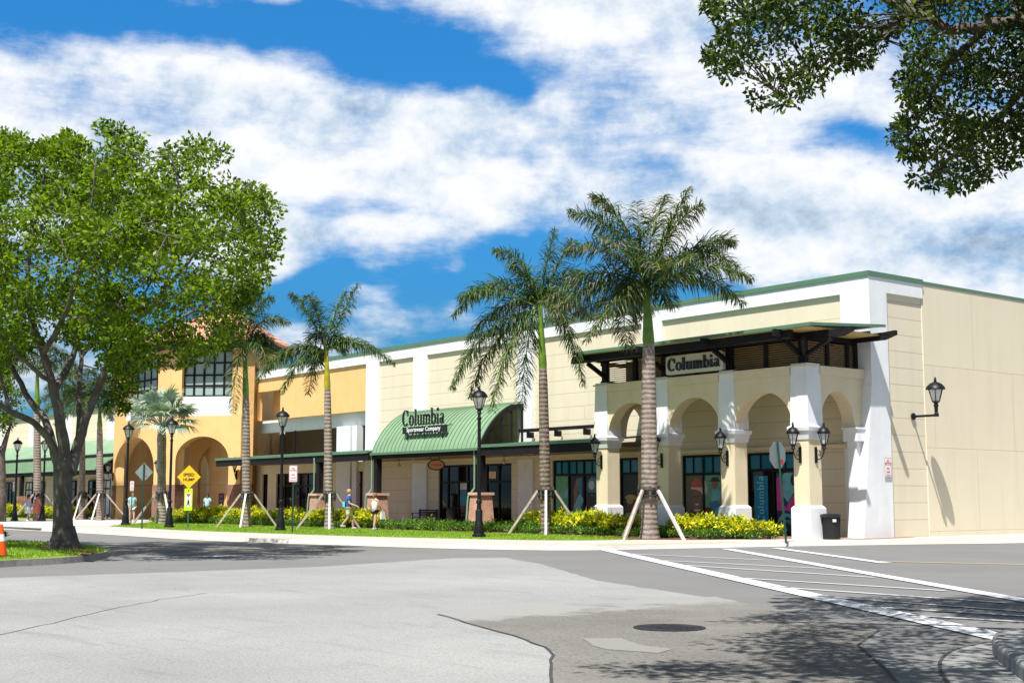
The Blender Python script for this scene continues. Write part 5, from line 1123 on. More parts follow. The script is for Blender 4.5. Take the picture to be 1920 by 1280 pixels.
def acc_obj(ac, name, mats, parent):
    b = MB(); b.v = [tuple(p) for p in ac.P]; b.f = ac.F; b.m = ac.M; return b.build(name, mats, parent)
def palm(label, base, fwd, crown_px, spec, trunk_r, shaft, seed, shaftmat='palm_shaft', dry=.12, wd=.05, ll=.62, lean=0, z0=.12, extra=5, name='royal_palm', tm='palm_trunk'):
    """base = pixel column of the foot; spec = fronds as (control px, tip px, depth m)"""
    r = random.Random(seed); p0 = PF(base, 990, fwd); p0.z = z0; t = thing(name, label, 'palm tree', tuple(p0), 'royal palms planted along the lawn')
    top = PF(crown_px[0], crown_px[1], fwd); sh = PF(shaft[0], shaft[1], fwd); n = 14; pts = [p0+(sh-p0)*(k/n) for k in range(n+1)]
    rad = []
    for k in range(n+1):
        u = k/n; rad.append(trunk_r*(1.02-.20*u+.10*math.sin(math.pi*min(1, u*1.05))+(.35*(1-u/.09)**2 if u < .09 else 0))*(1 if u < .97 else .88))
    autosmooth(MB().tube(pts, rad, 16).build('trunk', [tm], t), 60)
    v = top-sh; autosmooth(MB().tube([sh-v*.02, sh+v*.08, sh+v*.4, sh+v*.8, top, top+EZ*.3], [trunk_r*.72, trunk_r*.82, trunk_r*.66, trunk_r*.50, trunk_r*.42, trunk_r*.2], 12).build('crownshaft', [shaftmat], t), 60)
    ac, rb = Acc(), MB()
    for k, (cx, cy, tx, ty, dp) in enumerate(spec):
        B0 = top+Vector((0, 0, r.uniform(-.05, .25))); Cc = PF(cx, cy, fwd+dp*.55); Tt = PF(tx, ty, fwd+dp); frond(ac, rb, B0, Cc, Tt, 185, ll*1.35, wd*.72, seed*100+k, dry)
    for k in range(extra):          # fronds on the far and near side of the crown
        a = r.uniform(0, 6.28); d = F*math.cos(a)*(1 if k % 2 else -1)+R*.45*math.sin(a); L = 2.3*r.uniform(.8, 1.1); el = r.uniform(.15, 1.0)
        Cc = top+d*L*.6+EZ*L*el*.75; Tt = top+d*L*1.05+EZ*L*(el*.75-.45); frond(ac, rb, top.copy(), Cc, Tt, 130, ll*1.2, wd*.72, seed*100+50+k, dry)
    rb.build('frond_stalks', ['rachis'], t); acc_obj(ac, 'fronds', ['frond1', 'frond2', 'frond_dry'], t)
    return t, p0
def brace(p0, r_tr, labels, angles, h=1.75, rad=1.45, white=()):
    t = thing('tree_brace', labels, 'tree brace', tuple(p0), 'timber braces propping the palms')
    b = MB(); 
    for k in range(9): a = 2*math.pi*k/9; q = p0+Vector((math.cos(a)*(r_tr+.05), math.sin(a)*(r_tr+.05), h-.42)); b.beam(q, q+EZ*.48, .08, .045, 0, (math.cos(a), math.sin(a), 0))
    b.build('batten_collar', ['bark_d'], t); b = MB(); b.lathe([(r_tr+.085, h-.30), (r_tr+.09, h-.28), (r_tr+.085, h-.26)], 16, p0); b.lathe([(r_tr+.085, h-.10), (r_tr+.09, h-.08), (r_tr+.085, h-.06)], 16, p0); b.build('strap', ['iron'], t)
    for k, a in enumerate(angles):     # angle 0 = towards image right, pi/2 = away from the camera
        d = R*math.cos(a)+F*math.sin(a); MB().beam(p0+d*(r_tr+.1)+EZ*(h-.1), p0+d*(rad+r_tr)-EZ*.1, .09, .09, 0, d).build('stake', ['wood_w' if k in white else 'wood'], t)
    return t
D2 = math.radians
tP, p0 = palm('tallest royal palm with browned outer fronds, trunk before the arcade beside the Columbia sign', 1218, 46.8, (1213, 548), [
    (1200, 470, 1194, 378, 0), (1240, 450, 1293, 352, .6), (1262, 400, 1318, 385, -.5), (1160, 400, 1066, 398, .4), (1140, 440, 1062, 470, -1.0), (1120, 470, 1020, 566, 1.0), (1110, 500, 1022, 600, -.6), (1170, 520, 1100, 640, -1.6),
    (1290, 430, 1384, 500, .6), (1330, 430, 1376, 455, 1.2), (1330, 470, 1410, 523, -.4), (1300, 480, 1395, 570, .8), (1150, 560, 1180, 655, 1.8), (1245, 500, 1300, 480, -2.2), (1190, 470, 1120, 440, -2.0), (1165, 540, 1070, 590, 1.6), (1215, 420, 1250, 365, 1.5), (1160, 370, 1110, 372, 1.2)],
    .27, (1216, 645), 11, dry=.25, wd=.055, ll=.75, extra=6)
brace(p0, .33, 'four pole timber brace around the foot of the tallest palm', [D2(-128), D2(-50), D2(120), D2(38)], 1.78, 1.35, (1,))
tP, p0 = palm('royal palm with thick drooping fronds, trunk between the barrel awning and the arcade', 1024, 53.2, (1013, 578), [
    (1020, 500, 1040, 430, 0), (985, 470, 926, 468, .3), (930, 480, 849, 594, .5), (900, 520, 862, 560, -1.2), (900, 590, 848, 728, -.5), (920, 610, 880, 745, 1.0), (950, 610, 922, 770, -1.0), (985, 610, 978, 765, .8),
    (1050, 500, 1094, 512, .8), (1060, 560, 1094, 722, -.3), (1050, 480, 1075, 450, -1.0), (985, 500, 960, 500, 1.5), (1060, 530, 1110, 600, 1.2), (940, 540, 875, 640, 1.6)],
    .205, (1018, 690), 12, dry=.10, ll=.72, extra=5, tm='palm_trunk_d')
brace(p0, .25, 'timber brace around the palm right of the barrel awning, one pale pole in front', [D2(-92), D2(165), D2(15)], 1.8, 1.35, (0,))
tP, p0 = palm('royal palm with a yellow green crownshaft in front of the orange shop section', 617, 62.5, (612, 660), [
    (640, 590, 672, 532, 0), (620, 590, 650, 545, 1.0), (575, 570, 543, 550, .3), (590, 560, 575, 555, -.8), (660, 615, 741, 682, .2), (552, 620, 482, 712, -.2), (560, 640, 500, 690, 1.0), (560, 650, 528, 738, -.6), (590, 660, 578, 740, .8), (640, 620, 700, 655, -1.0), (600, 600, 590, 560, -1.2)],
    .19, (614, 728), 13, 'palm_shaft_y', dry=.08, ll=.62, extra=4)
brace(p0, .22, 'timber brace at the foot of the palm before the orange section, beside the walking man', [D2(-82), D2(190), D2(25)], 1.7, 1.35, (0,))
tP, p0 = palm('royal palm standing close in front of the right edge of the orange tower', 462, 66.5, (459, 650), [
    (490, 575, 543, 606, 0), (480, 560, 512, 558, .8), (450, 570, 430, 560, -.5), (420, 610, 382, 690, .4), (430, 630, 375, 660, 1.0), (440, 660, 437, 775, -.6), (500, 610, 520, 660, .6), (500, 630, 500, 700, -.8), (470, 590, 480, 545, -1.0), (430, 590, 400, 640, -1.0)],
    .20, (461, 742), 14, dry=.15, ll=.66, extra=4)
brace(p0, .23, 'timber brace at the foot of the palm in front of the orange tower', [D2(-90), D2(175), D2(20)], 1.72, 1.35, (0,))
for k, (px, fw, crown, sh, lab, lb, tr) in enumerate([(70, 88, (70, 700), (69, 770), 'distant palm seen through the branches left of the big trunk', 'distant timber brace beside the two women', .24), (187, 88, (187, 770), (187, 800), 'distant palm right beside the left edge of the tower', 'distant timber brace at the palm beside the tower corner', .22), (153, 92, (157, 750), (155, 800), 'distant leaning palm with a brownish trunk behind the big tree', 'distant timber brace of the leaning palm', .20)]):
    sp = [(crown[0]+math.cos(a)*55, crown[1]-25-math.sin(a)*45, crown[0]+math.cos(a)*85, crown[1]+18-math.sin(a)*70, math.sin(a*3)*1.2) for a in [math.pi*j/8+.1*k for j in range(9)]]
    tP, p0 = palm(lab, px, fw, crown, sp, tr, sh, 20+k, extra=3, ll=.7); brace(p0, tr+.02, lb, [D2(-90), D2(170), D2(15)], 1.8, 1.6, (0,))
# silver fan palm
t = None; p0 = PF(303, 990, 74); p0.z = .12; t = thing('silver_fan_palm', 'silver grey fan palm in front of the pilaster between the two tower windows', 'palm tree', tuple(p0))
top = PF(303, 800, 74); pts = [p0+(top-p0)*(k/8) for k in range(9)]; autosmooth(MB().tube(pts, [.30, .28, .25, .24, .23, .25, .24, .26, .2], 12).build('trunk', ['palm_trunk'], t), 60)
ac, rb = Acc(), MB(); r = random.Random(4)
for k in range(26):
    a = r.uniform(0, 6.283); el = r.uniform(-.25, 1.35); d = (R*math.cos(a)*math.cos(el)+F*math.sin(a)*math.cos(el)+EZ*math.sin(el)).normalized(); L = r.uniform(1.1, 1.6); hub = top+d*L+EZ*.25*math.cos(el)-EZ*.0
    rb.tube([top, top+d*L*.55+EZ*.18, hub], [.035, .025, .018], 5)
    sd = d.cross(EZ); sd = sd.normalized() if sd.length > .1 else R.copy(); nn_ = sd.cross(d).normalized()
    for j in range(34):
        th = (j/33-.5)*4.1; q = (d*math.cos(th)+sd*math.sin(th)).normalized(); l = 1.15*(1-.22*abs(th)/2)*r.uniform(.9, 1.05); cup = nn_*(.22*math.cos(j*3.14))*.05; m = hub+q*l*.55+nn_*.06+cup; e = hub+q*l-EZ*.16*r.uniform(.2, 2.2)+cup*2
        wv2 = q.cross(nn_)*.052; ac.tri_strip([hub-wv2*.15, hub+wv2*.15, m-wv2, m+wv2, e-wv2*.1, e+wv2*.1], 0 if r.random() < .6 else 1)
rb.build('leaf_stalks', ['silver2'], t); acc_obj(ac, 'fan_leaves', ['silver1', 'silver2'], t); brace(p0, .3, 'timber brace at the foot of the silver fan palm', [D2(-60), D2(-145), D2(90)], 1.75, 1.4, (0,))

# ---------------------------------------------------------------- the big tree on the island
FT = 36.0
def limb(b, pts, r0, r1, fwd0, seed, n=8):
    """pts: (px,py,depth offset); smoothed into a gently wandering tube"""
    r = random.Random(seed); q = [PF(x, y, fwd0+d) for x, y, d in pts]; s = []
    for i in range(len(q)-1):
        a = q[max(i-1, 0)]; b0, c0, d0 = q[i], q[i+1], q[min(i+2, len(q)-1)]
        for k in range(4):
            u = k/4; s.append(.5*((2*b0)+(-a+c0)*u+(2*a-5*b0+4*c0-d0)*u*u+(-a+3*b0-3*c0+d0)*u**3))
    s.append(q[-1]); m = len(s); s = [p+Vector((r.gauss(0, .012), r.gauss(0, .012), r.gauss(0, .012))) for p in s]
    b.tube(s, [(r0+(r1-r0)*(k/(m-1))**.8)*r.uniform(.94, 1.06) for k in range(m)], n); return s
p0 = PF(120, 1026, FT); t = thing('big_tree', 'large broad leafy tree with a dark forked trunk on the kerbed grass island', 'tree', (p0.x, p0.y, .17))
tb = MB(); LB = []
tb.tube([Vector((p0.x, p0.y, .05)), Vector((p0.x, p0.y, .22)), PF(119, 1008, FT), PF(118, 985, FT), PF(117, 940, FT), PF(118, 895, FT), PF(120, 868, FT), PF(121, 845, FT)], [.50, .42, .31, .265, .235, .25, .28, .20], 14)
for a in range(7): d = Vector((math.cos(a*.9), math.sin(a*.9), 0)); tb.tube([Vector((p0.x, p0.y, .75))+d*.15, Vector((p0.x, p0.y, .35))+d*.30, Vector((p0.x, p0.y, .10))+d*.52], [.12, .10, .04], 6)
limbs = [([(112, 880, 0), (98, 835, -.2), (62, 792, -.5), (18, 770, -.8), (-60, 715, -1.2), (-130, 620, -1.5)], .15, .05), ([(112, 880, 0), (100, 838, .2), (84, 785, .4), (55, 748, .6), (24, 688, .9), (6, 630, 1.1), (-12, 540, 1.3), (-30, 420, 1.5)], .17, .03),
    ([(121, 875, 0), (117, 815, -.2), (108, 762, -.4), (97, 716, -.6), (82, 662, -.9), (62, 600, -1.1), (52, 500, -1.4), (75, 390, -1.6), (85, 310, -1.7)], .21, .025), ([(100, 735, -.5), (117, 705, -.2), (137, 668, .2), (152, 610, .5), (170, 530, .9), (205, 420, 1.1), (225, 320, 1.2), (222, 250, 1.2)], .14, .02),
    ([(132, 888, 0), (144, 838, .1), (160, 788, .0), (176, 745, -.1), (197, 696, -.3), (216, 654, -.5), (240, 618, -.8), (300, 555, -1.3), (370, 470, -1.7), (430, 390, -1.9), (470, 340, -2)], .19, .02), ([(140, 865, .1), (150, 800, .5), (147, 730, .9), (152, 668, 1.3), (136, 590, 1.8), (145, 480, 2.3), (160, 360, 2.6)], .13, .02),
    ([(216, 654, -.5), (260, 640, -.1), (330, 600, .3), (420, 555, .6), (480, 500, .8)], .09, .02), ([(62, 600, -1.1), (20, 520, -2.2), (-20, 440, -2.8), (-40, 330, -3)], .09, .02), ([(170, 530, .9), (250, 470, 1.8), (330, 380, 2.4), (380, 300, 2.8)], .08, .02), ([(300, 555, -1.3), (330, 480, -2.4), (340, 380, -3.2), (320, 290, -3.6)], .08, .02),
    ([(82, 662, -.9), (120, 590, -2.2), (150, 500, -3.4), (170, 400, -4), (180, 300, -4.2)], .10, .02), ([(152, 668, 1.3), (200, 610, 2.4), (260, 560, 3.4), (300, 500, 4)], .08, .02), ([(24, 688, .9), (-40, 640, 2.4), (-90, 560, 3.2), (-100, 440, 3.6)], .08, .02), ([(97, 716, -.6), (60, 690, -1.8), (10, 640, -2.8), (-60, 560, -3.4)], .09, .02), ([(18, 770, -.8), (0, 700, -.6), (-25, 640, -.4), (-70, 520, 0)], .07, .02)]
for k, (pts, a, c) in enumerate(limbs): LB += limb(tb, pts, a*.85, c, FT, k+1, 9)
sil = [(-200, 330), (-120, 260), (-20, 235), (17, 232), (40, 240), (52, 258), (72, 268), (95, 250), (130, 240), (160, 258), (185, 222), (228, 222), (262, 245), (280, 262), (340, 258), (365, 244), (400, 256), (445, 262), (446, 280), (415, 312), (440, 316), (482, 312), (500, 350), (532, 374), (534, 402), (516, 420), (533, 435), (530, 470), (520, 500), (495, 548), (478, 560), (465, 600), (448, 650), (415, 655), (385, 668), (350, 690), (325, 655), (300, 668), (285, 690), (262, 690), (250, 722), (236, 748), (213, 745), (200, 770), (193, 715), (178, 665), (120, 645), (60, 665), (20, 700), (-40, 720), (-150, 690), (-220, 500)]
r = random.Random(5); CL, RD = [], []; ccx, ccy = 170, 455
def edge_d(x, y, poly):
    best = 1e9
    for i in range(len(poly)):
        a, b_ = Vector(poly[i]), Vector(poly[(i+1) % len(poly)]); p = Vector((x, y)); ab = b_-a; tt = max(0, min(1, (p-a).dot(ab)/ab.length_squared)); best = min(best, (a+ab*tt-p).length)
    return best
while len(CL) < 600:
    x, y = r.uniform(-240, 540), r.uniform(215, 775)
    if not inpoly(x, y, sil): continue
    e = edge_d(x, y, sil)
    if e < 14: continue
    if 30 < x < 200 and y > 640 and r.random() < .6: continue
    dm = min(6.3, .9+e/24); sgn = r.uniform(-1, 1); sgn = math.copysign(abs(sgn)**.6, sgn); dp = dm*sgn
    # keep the heart of the crown thinner than its shell
    rad = min(.56, .20+e/90)*r.uniform(.5, 1.12)
    if rad*69.7 > e+6: rad = (e+6)/69.7
    CL.append(tuple(PF(x, y, FT+dp))); RD.append(rad)
for x, y, d_, q_ in [(225, 735, .4, .3), (240, 705, -.3, .4), (214, 705, .6, .35), (206, 748, .2, .25), (262, 680, .8, .4), (290, 676, -.6, .35), (330, 672, .5, .35), (350, 674, -.9, .3), (395, 645, .3, .4), (425, 612, 1, .45), (445, 575, -.5, .4), (380, 655, 1.2, .3), (232, 765, .1, .2), (420, 640, -.3, .3), (222, 690, -1, .4), (245, 725, 1, .3)]:
    CL.append(tuple(PF(x, y, FT+d_))); RD.append(q_)
V0 = [Vector(q) for q in LB]
for k in range(0, len(CL)):
    c_ = Vector(CL[k]); q = min(V0, key=lambda v: (v-c_).length_squared+max(0, v.z-c_.z)*2)
    if (q-c_).length < 2.6: m_ = q*.5+c_*.5+Vector((r.gauss(0, .12), r.gauss(0, .12), -.12)); tb.tube([q, m_, c_], [.022, .015, .006], 4, 0, False); V0 += [m_, c_]
tb_o = tb.build('trunk', ['bark'], t, smooth=True)
meshobj('crown', cluster_leaves(CL, RD, 112, .145, .082, ['leaf1', 'leaf2', 'leaf3'], (.5, .25, .25), up=.7, flat=.75), t)
# ---------------------------------------------------------------- oak whose boughs hang in from the upper right
c0 = LF(8.4, 12.6); t = thing('overhanging_oak', 'dark leafy oak boughs hanging in from the upper right, trunk outside the picture', 'tree', (c0.x, c0.y, .15))
tb = MB(); LB = []
base = Vector((c0.x, c0.y, .1))
def l3(pts, r0, r1, seed, n=8):
    rr_ = random.Random(seed); s = []
    for i in range(len(pts)-1):
        a = pts[max(i-1, 0)]; b0, c1, d0 = pts[i], pts[i+1], pts[min(i+2, len(pts)-1)]
        for k in range(4): u = k/4; s.append(.5*((2*b0)+(-a+c1)*u+(2*a-5*b0+4*c1-d0)*u*u+(-a+3*b0-3*c1+d0)*u**3)+Vector((rr_.gauss(0, .02), rr_.gauss(0, .02), rr_.gauss(0, .02))))
    s.append(pts[-1]); m = len(s); tb.tube(s, [r0+(r1-r0)*(k/(m-1))**.8 for k in range(m)], n); return s
LB += l3([base, base+EZ*.6, base+EZ*2.2, base+EZ*3.6], .42, .27, 1, 12)
fk = base+EZ*3.4
LB += l3([fk, LF(7.4, 13.8, 4.9), PF(1950, 52, 15), PF(1850, 48, 15.2), PF(1780, 48, 15.3), PF(1700, 18, 15.6), PF(1600, -20, 16), PF(1480, -10, 16.3), PF(1400, 30, 16.5)], .11, .03, 2)
LB += l3([fk, LF(6.8, 12.6, 5.4), LF(5.2, 12.2, 6.6), LF(3.0, 12.5, 7.6), LF(.8, 12.6, 8)], .18, .03, 3); LB += l3([fk, LF(7.6, 11, 5.4), LF(5.6, 9.4, 6.8), LF(3, 8, 7.8), LF(.5, 7.4, 8.2)], .18, .03, 4)
LB += l3([fk, LF(9, 10.5, 5.6), LF(8.5, 7.6, 7.2), LF(7.2, 5.5, 8)], .16, .03, 5); LB += l3([fk, LF(9.5, 14, 5.6), LF(10, 16.4, 6.8), LF(9.8, 18.4, 7.6)], .16, .03, 6)
LB += l3([PF(1950, 52, 15), PF(1930, 150, 15.2), PF(1870, 220, 15.4), PF(1800, 280, 15.6), PF(1750, 330, 15.7)], .07, .015, 7); LB += l3([PF(1700, 18, 15.6), PF(1640, 70, 16), PF(1540, 120, 16.3), PF(1450, 170, 16.5)], .05, .012, 8); LB += l3([PF(1850, 48, 15.2), PF(1780, 120, 15.5), PF(1740, 200, 15.8), PF(1700, 260, 15.9)], .05, .012, 9)
osil = [(1300, -60), (1303, 12), (1330, 25), (1345, 60), (1308, 90), (1325, 120), (1345, 165), (1370, 180), (1402, 190), (1413, 216), (1450, 198), (1498, 220), (1515, 185), (1560, 165), (1605, 188), (1610, 172), (1588, 140), (1640, 122), (1668, 60), (1690, 95), (1675, 150), (1698, 195), (1682, 225), (1656, 245), (1665, 270), (1700, 306), (1722, 300), (1690, 348), (1705, 384), (1740, 376), (1758, 350), (1800, 366), (1850, 345), (1882, 352), (1886, 312), (1922, 316), (1990, 320), (1990, -60)]
r = random.Random(9); CL, RD = [], []
while len(CL) < 340:
    x, y = r.uniform(1300, 1985), r.uniform(-60, 386)
    if not inpoly(x, y, osil): continue
    e = edge_d(x, y, osil)
    if e < 7 and y > -40: continue
    fw = r.uniform(14.6, 17.0); rad = min(.26, .05+e/200)*r.uniform(.8, 1.15); rad = min(rad, (e+5)/157)
    CL.append(tuple(PF(x, y, fw))); RD.append(rad)
V0 = [Vector(q) for q in LB]
for k in range(len(CL)):
    c_ = Vector(CL[k]); q = min(V0, key=lambda v: (v-c_).length_squared)
    m_ = (q+c_)/2+Vector((r.gauss(0, .04), r.gauss(0, .04), .05)); tb.tube([q, m_, c_], [.014, .009, .004], 4, 0, False)
C2, R2 = [], []
while len(C2) < 760:
    a, c, z = r.uniform(-1.4, 15.4), r.uniform(2.6, 19.5), r.uniform(5.0, 9.8)
    if ((a-7.2)/8.4)**2+((c-10.6)/8.2)**2+((z-7)/2.9)**2 > 1: continue
    p = LF(a, c, z); x, y = proj(p); fwd_ = p.dot(F)
    if -60 < x < 1985 and y > -130 and fwd_ > 2: continue
    sr_, sf_ = a+.199*z, c+.504*z; sx_, sy_ = 960+2509*sr_/sf_, 935+2509*1.5/sf_      # keep the sunlit patch round the manhole free of shade
    if sx_ < 1330-(sy_-1140)*3.4+170 and r.random() < .985: continue
    C2.append(tuple(p)); R2.append(r.uniform(.4, .62))
for c_ in C2[::2]:
    c_ = Vector(c_); q = min(V0, key=lambda v: (v-c_).length_squared)
    if (q-c_).length > 2.2: continue
    tb.tube([q, (q+c_)/2, c_], [.014, .010, .005], 4, 0, False)
tb.build('trunk', ['bark_d'], t, smooth=True)
me1 = cluster_leaves(CL, RD, 58, .082, .042, ['oak1', 'oak2', 'oak3'], (.5, .22, .28), up=.4, flat=.95, name='hanging_crown')
meshobj('crown', me1, t); meshobj('crown', cluster_leaves(C2, R2, 115, .13, .075, ['oak1', 'oak2', 'oak3'], up=.4, name='upper_crown'), t)
# ---------------------------------------------------------------- small tree at the far left edge
p0 = PF(3, 968, 82); p0.z = .12; t = thing('edge_tree', 'smaller dark tree with low foliage at the left picture edge before the awning', 'tree', tuple(p0))
tb = MB(); tb.tube([p0, p0+EZ*1.6, PF(3, 850, 82), PF(12, 820, 82), PF(22, 790, 82)], [.30, .24, .22, .14, .06], 10); tb.tube([PF(3, 855, 82), PF(-15, 810, 82), PF(-40, 760, 82)], [.18, .12, .05], 8); tb.build('trunk', ['bark_d'], t, smooth=True)
r = random.Random(3); CL = []; RD = []
for k in range(90): a = r.uniform(0, 6.28); q = r.random()**.5; CL.append(tuple(PF(-35+70*q*math.cos(a), 745+75*q*math.sin(a), 82+r.uniform(-2, 2)))); RD.append(r.uniform(.4, .7))
meshobj('crown', cluster_leaves(CL, RD, 70, .22, .12, ['leaf1', 'leaf2', 'leaf3'], (.3, .6, .1), name='small_crown'), t)
# ---------------------------------------------------------------- shrubs
def make_shrub(kind, seed):
    r = random.Random(seed); global RNG; t = thing('yellow_shrub' if kind == 'y' else 'green_shrub', '', 'shrub', (0, 0, 0))
    C, Rr, st = [], [], MB(); n = 20 if kind == 'y' else 16
    H = .78 if kind == 'y' else .46
    for k in range(n):
        a = r.uniform(0, 6.28); q = .50*math.sqrt(r.random()); z = H*(.35+.6*r.random())*(1-.35*q/.5); C.append((q*math.cos(a), q*math.sin(a), z)); Rr.append(.12 if kind == 'y' else .13); st.tube([(q*.3*math.cos(a), q*.3*math.sin(a), 0), (q*.7*math.cos(a), q*.7*math.sin(a), z*.6), C[-1]], [.012, .009, .005], 4, 0, False)
    st.build('stem', ['bark_d'], t)
    if kind == 'y':
        hi = [i for i in range(n) if C[i][2] > .36]; lo = [i for i in range(n) if C[i][2] <= .36]
        meshobj('leaves', cluster_leaves([C[i] for i in hi], [Rr[i] for i in hi], 34, .15, .065, ['sh_y', 'sh_yg', 'sh_g'], (.50, .32, .18), up=.5, flat=.9, name='yellow_leaves'), t)
        lw = [(c[0]*1.1, c[1]*1.1, .12+.2*r.random()) for c in C]; meshobj('lower_leaves', cluster_leaves(lw, [.13]*n, 16, .11, .05, ['sh_g', 'sh_g2', 'sh_yg'], (.6, .3, .1), up=.4, name='low_leaves'), t)
    else: meshobj('leaves', cluster_leaves([(c[0], c[1], c[2]*.9) for c in C], Rr, 34, .085, .042, ['sh_g', 'sh_g2', 'sh_yg'], (.58, .36, .06), up=.5, name='green_leaves'), t)
    return t
yl_ = [make_shrub('y', 30+k) for k in range(4)]; gl_ = [make_shrub('g', 50+k) for k in range(3)]
usedy, usedg = [0], [0]; r = random.Random(77)
YLAB = 'yellow leaved shrub in the hedge row along the lawn'; GLAB = 'low green shrub along the front of the planting bed'
def shrub(kind, x, y, s, lab, grp):
    L_, u = (yl_, usedy) if kind == 'y' else (gl_, usedg); o = L_[u[0]] if u[0] < len(L_) else copy_tree(L_[r.randrange(len(L_))]); u[0] += 1
    place(o, (x, y, .12), r.uniform(0, 6.28), lab, grp, s)
def inr(px, rs): return any(a <= px <= b for a, b in rs)
yr = [(212, 300), (328, 462), (470, 512), (526, 560), (585, 706), (1000, 1112), (1112, 1192), (1270, 1478)]
x = -31.9
while x > -77:
    for row, (yo, kind) in enumerate(((0, 'y'), (.62, 'y'), (-.72, 'g'))):
        yb = 35.05 if x > -38 else (34.9 if x > -46 else 34.6); yy = yb+yo*1.0+r.uniform(-.12, .12); xx = x+r.uniform(-.2, .2); px = proj((xx, yy, .5))[0]
        if x > -35 and kind == 'y': yy += .35*(0)
        if kind == 'y' and inr(px, yr): shrub('y', xx, yy, r.uniform(1.0, 1.32), YLAB, 'yellow shrubs of the hedge along the lawn')
        elif kind == 'y' and row == 0: shrub('g', xx, yy, r.uniform(1.0, 1.45) if (700 < px < 1000) else r.uniform(.9, 1.2), GLAB, 'low green shrubs of the planting bed')
        elif kind == 'g' and not (640 < px < 712) and (px < 1440): shrub('g', xx, yy, r.uniform(.75, 1.05), GLAB, 'low green shrubs of the planting bed')
    x -= .80 if x > -50 else .92
x = -91.5
while x > -135:
    for yo in (0, .8):
        yy = 34.2+yo+r.uniform(-.15, .15); px = proj((x, yy, .5))[0]
        if -20 < px < 200 and not (50 < px < 72 and yo == 0): shrub('y', x+r.uniform(-.2, .2), yy, r.uniform(1.0, 1.3), 'yellow shrub of the distant bed left of the orange tower', 'yellow shrubs of the distant left bed')
    x -= 1.15
for xx, yy in ((-31.0, 35.55), (-31.55, 35.2), (-30.75, 36.05), (-31.9, 35.9)): shrub('y', xx, yy, r.uniform(.8, 1.0), YLAB, 'yellow shrubs of the hedge along the lawn')
p = PF(8, 1016, 37); t = thing('cordyline_plant', 'small dark strappy plant beside the orange traffic cone', 'plant', (p.x, p.y, .17)); ac = Acc(); r = random.Random(2)
for k in range(16):
    a = r.uniform(0, 6.28); el = r.uniform(.5, 1.4); d = R*math.cos(a)*math.cos(el)+F*math.sin(a)*math.cos(el)+EZ*math.sin(el); q = Vector((p.x, p.y, .45)); wv2 = R*.02; ac.tri_strip([q-wv2*.4, q+wv2*.4, q+d*.14-wv2, q+d*.14+wv2, q+d*.24-EZ*.04-wv2*.1, q+d*.24-EZ*.04+wv2*.1], 0)
acc_obj(ac, 'leaves', ['oak3'], t); MB().tube([(p.x, p.y, .12), (p.x, p.y, .46)], .015, 5).build('stem', ['bark_d'], t)

# ---------------------------------------------------------------- people
def skinmesh(name, J, E, Rd, mats, parent, root=0, sub=1, off=0.0):
    me = bpy.data.meshes.new(name); me.from_pydata([tuple(j) for j in J], E, []); o = bpy.data.objects.new(name, me); col.objects.link(o)
    md = o.modifiers.new('s', 'SKIN'); md.use_smooth_shade = True
    if not me.skin_vertices:
        try: me.attributes.new
        except Exception: pass
    sv = me.skin_vertices[0].data
    for i, q in enumerate(sv): q.radius = (Rd[i][0]+off, Rd[i][1]+off) if isinstance(Rd[i], tuple) else (Rd[i]+off, Rd[i]+off); q.use_root = (i == root)
    sb_ = o.modifiers.new('u', 'SUBSURF'); sb_.levels = sub; sb_.render_levels = sub
    bpy.context.view_layer.update(); dg = bpy.context.evaluated_depsgraph_get(); ev = o.evaluated_get(dg); m2 = bpy.data.meshes.new_from_object(ev); bpy.data.objects.remove(o); bpy.data.meshes.remove(me)
    m2.name = name; m2.materials.clear(); [m2.materials.append(M[m] if isinstance(m, str) else m) for m in mats]; m2.polygons.foreach_set('use_smooth', [True]*len(m2.polygons))
    for p_ in m2.polygons: p_.material_index = 0
    ob = bpy.data.objects.new(name, m2); col.objects.link(ob); ob.parent = parent; return ob
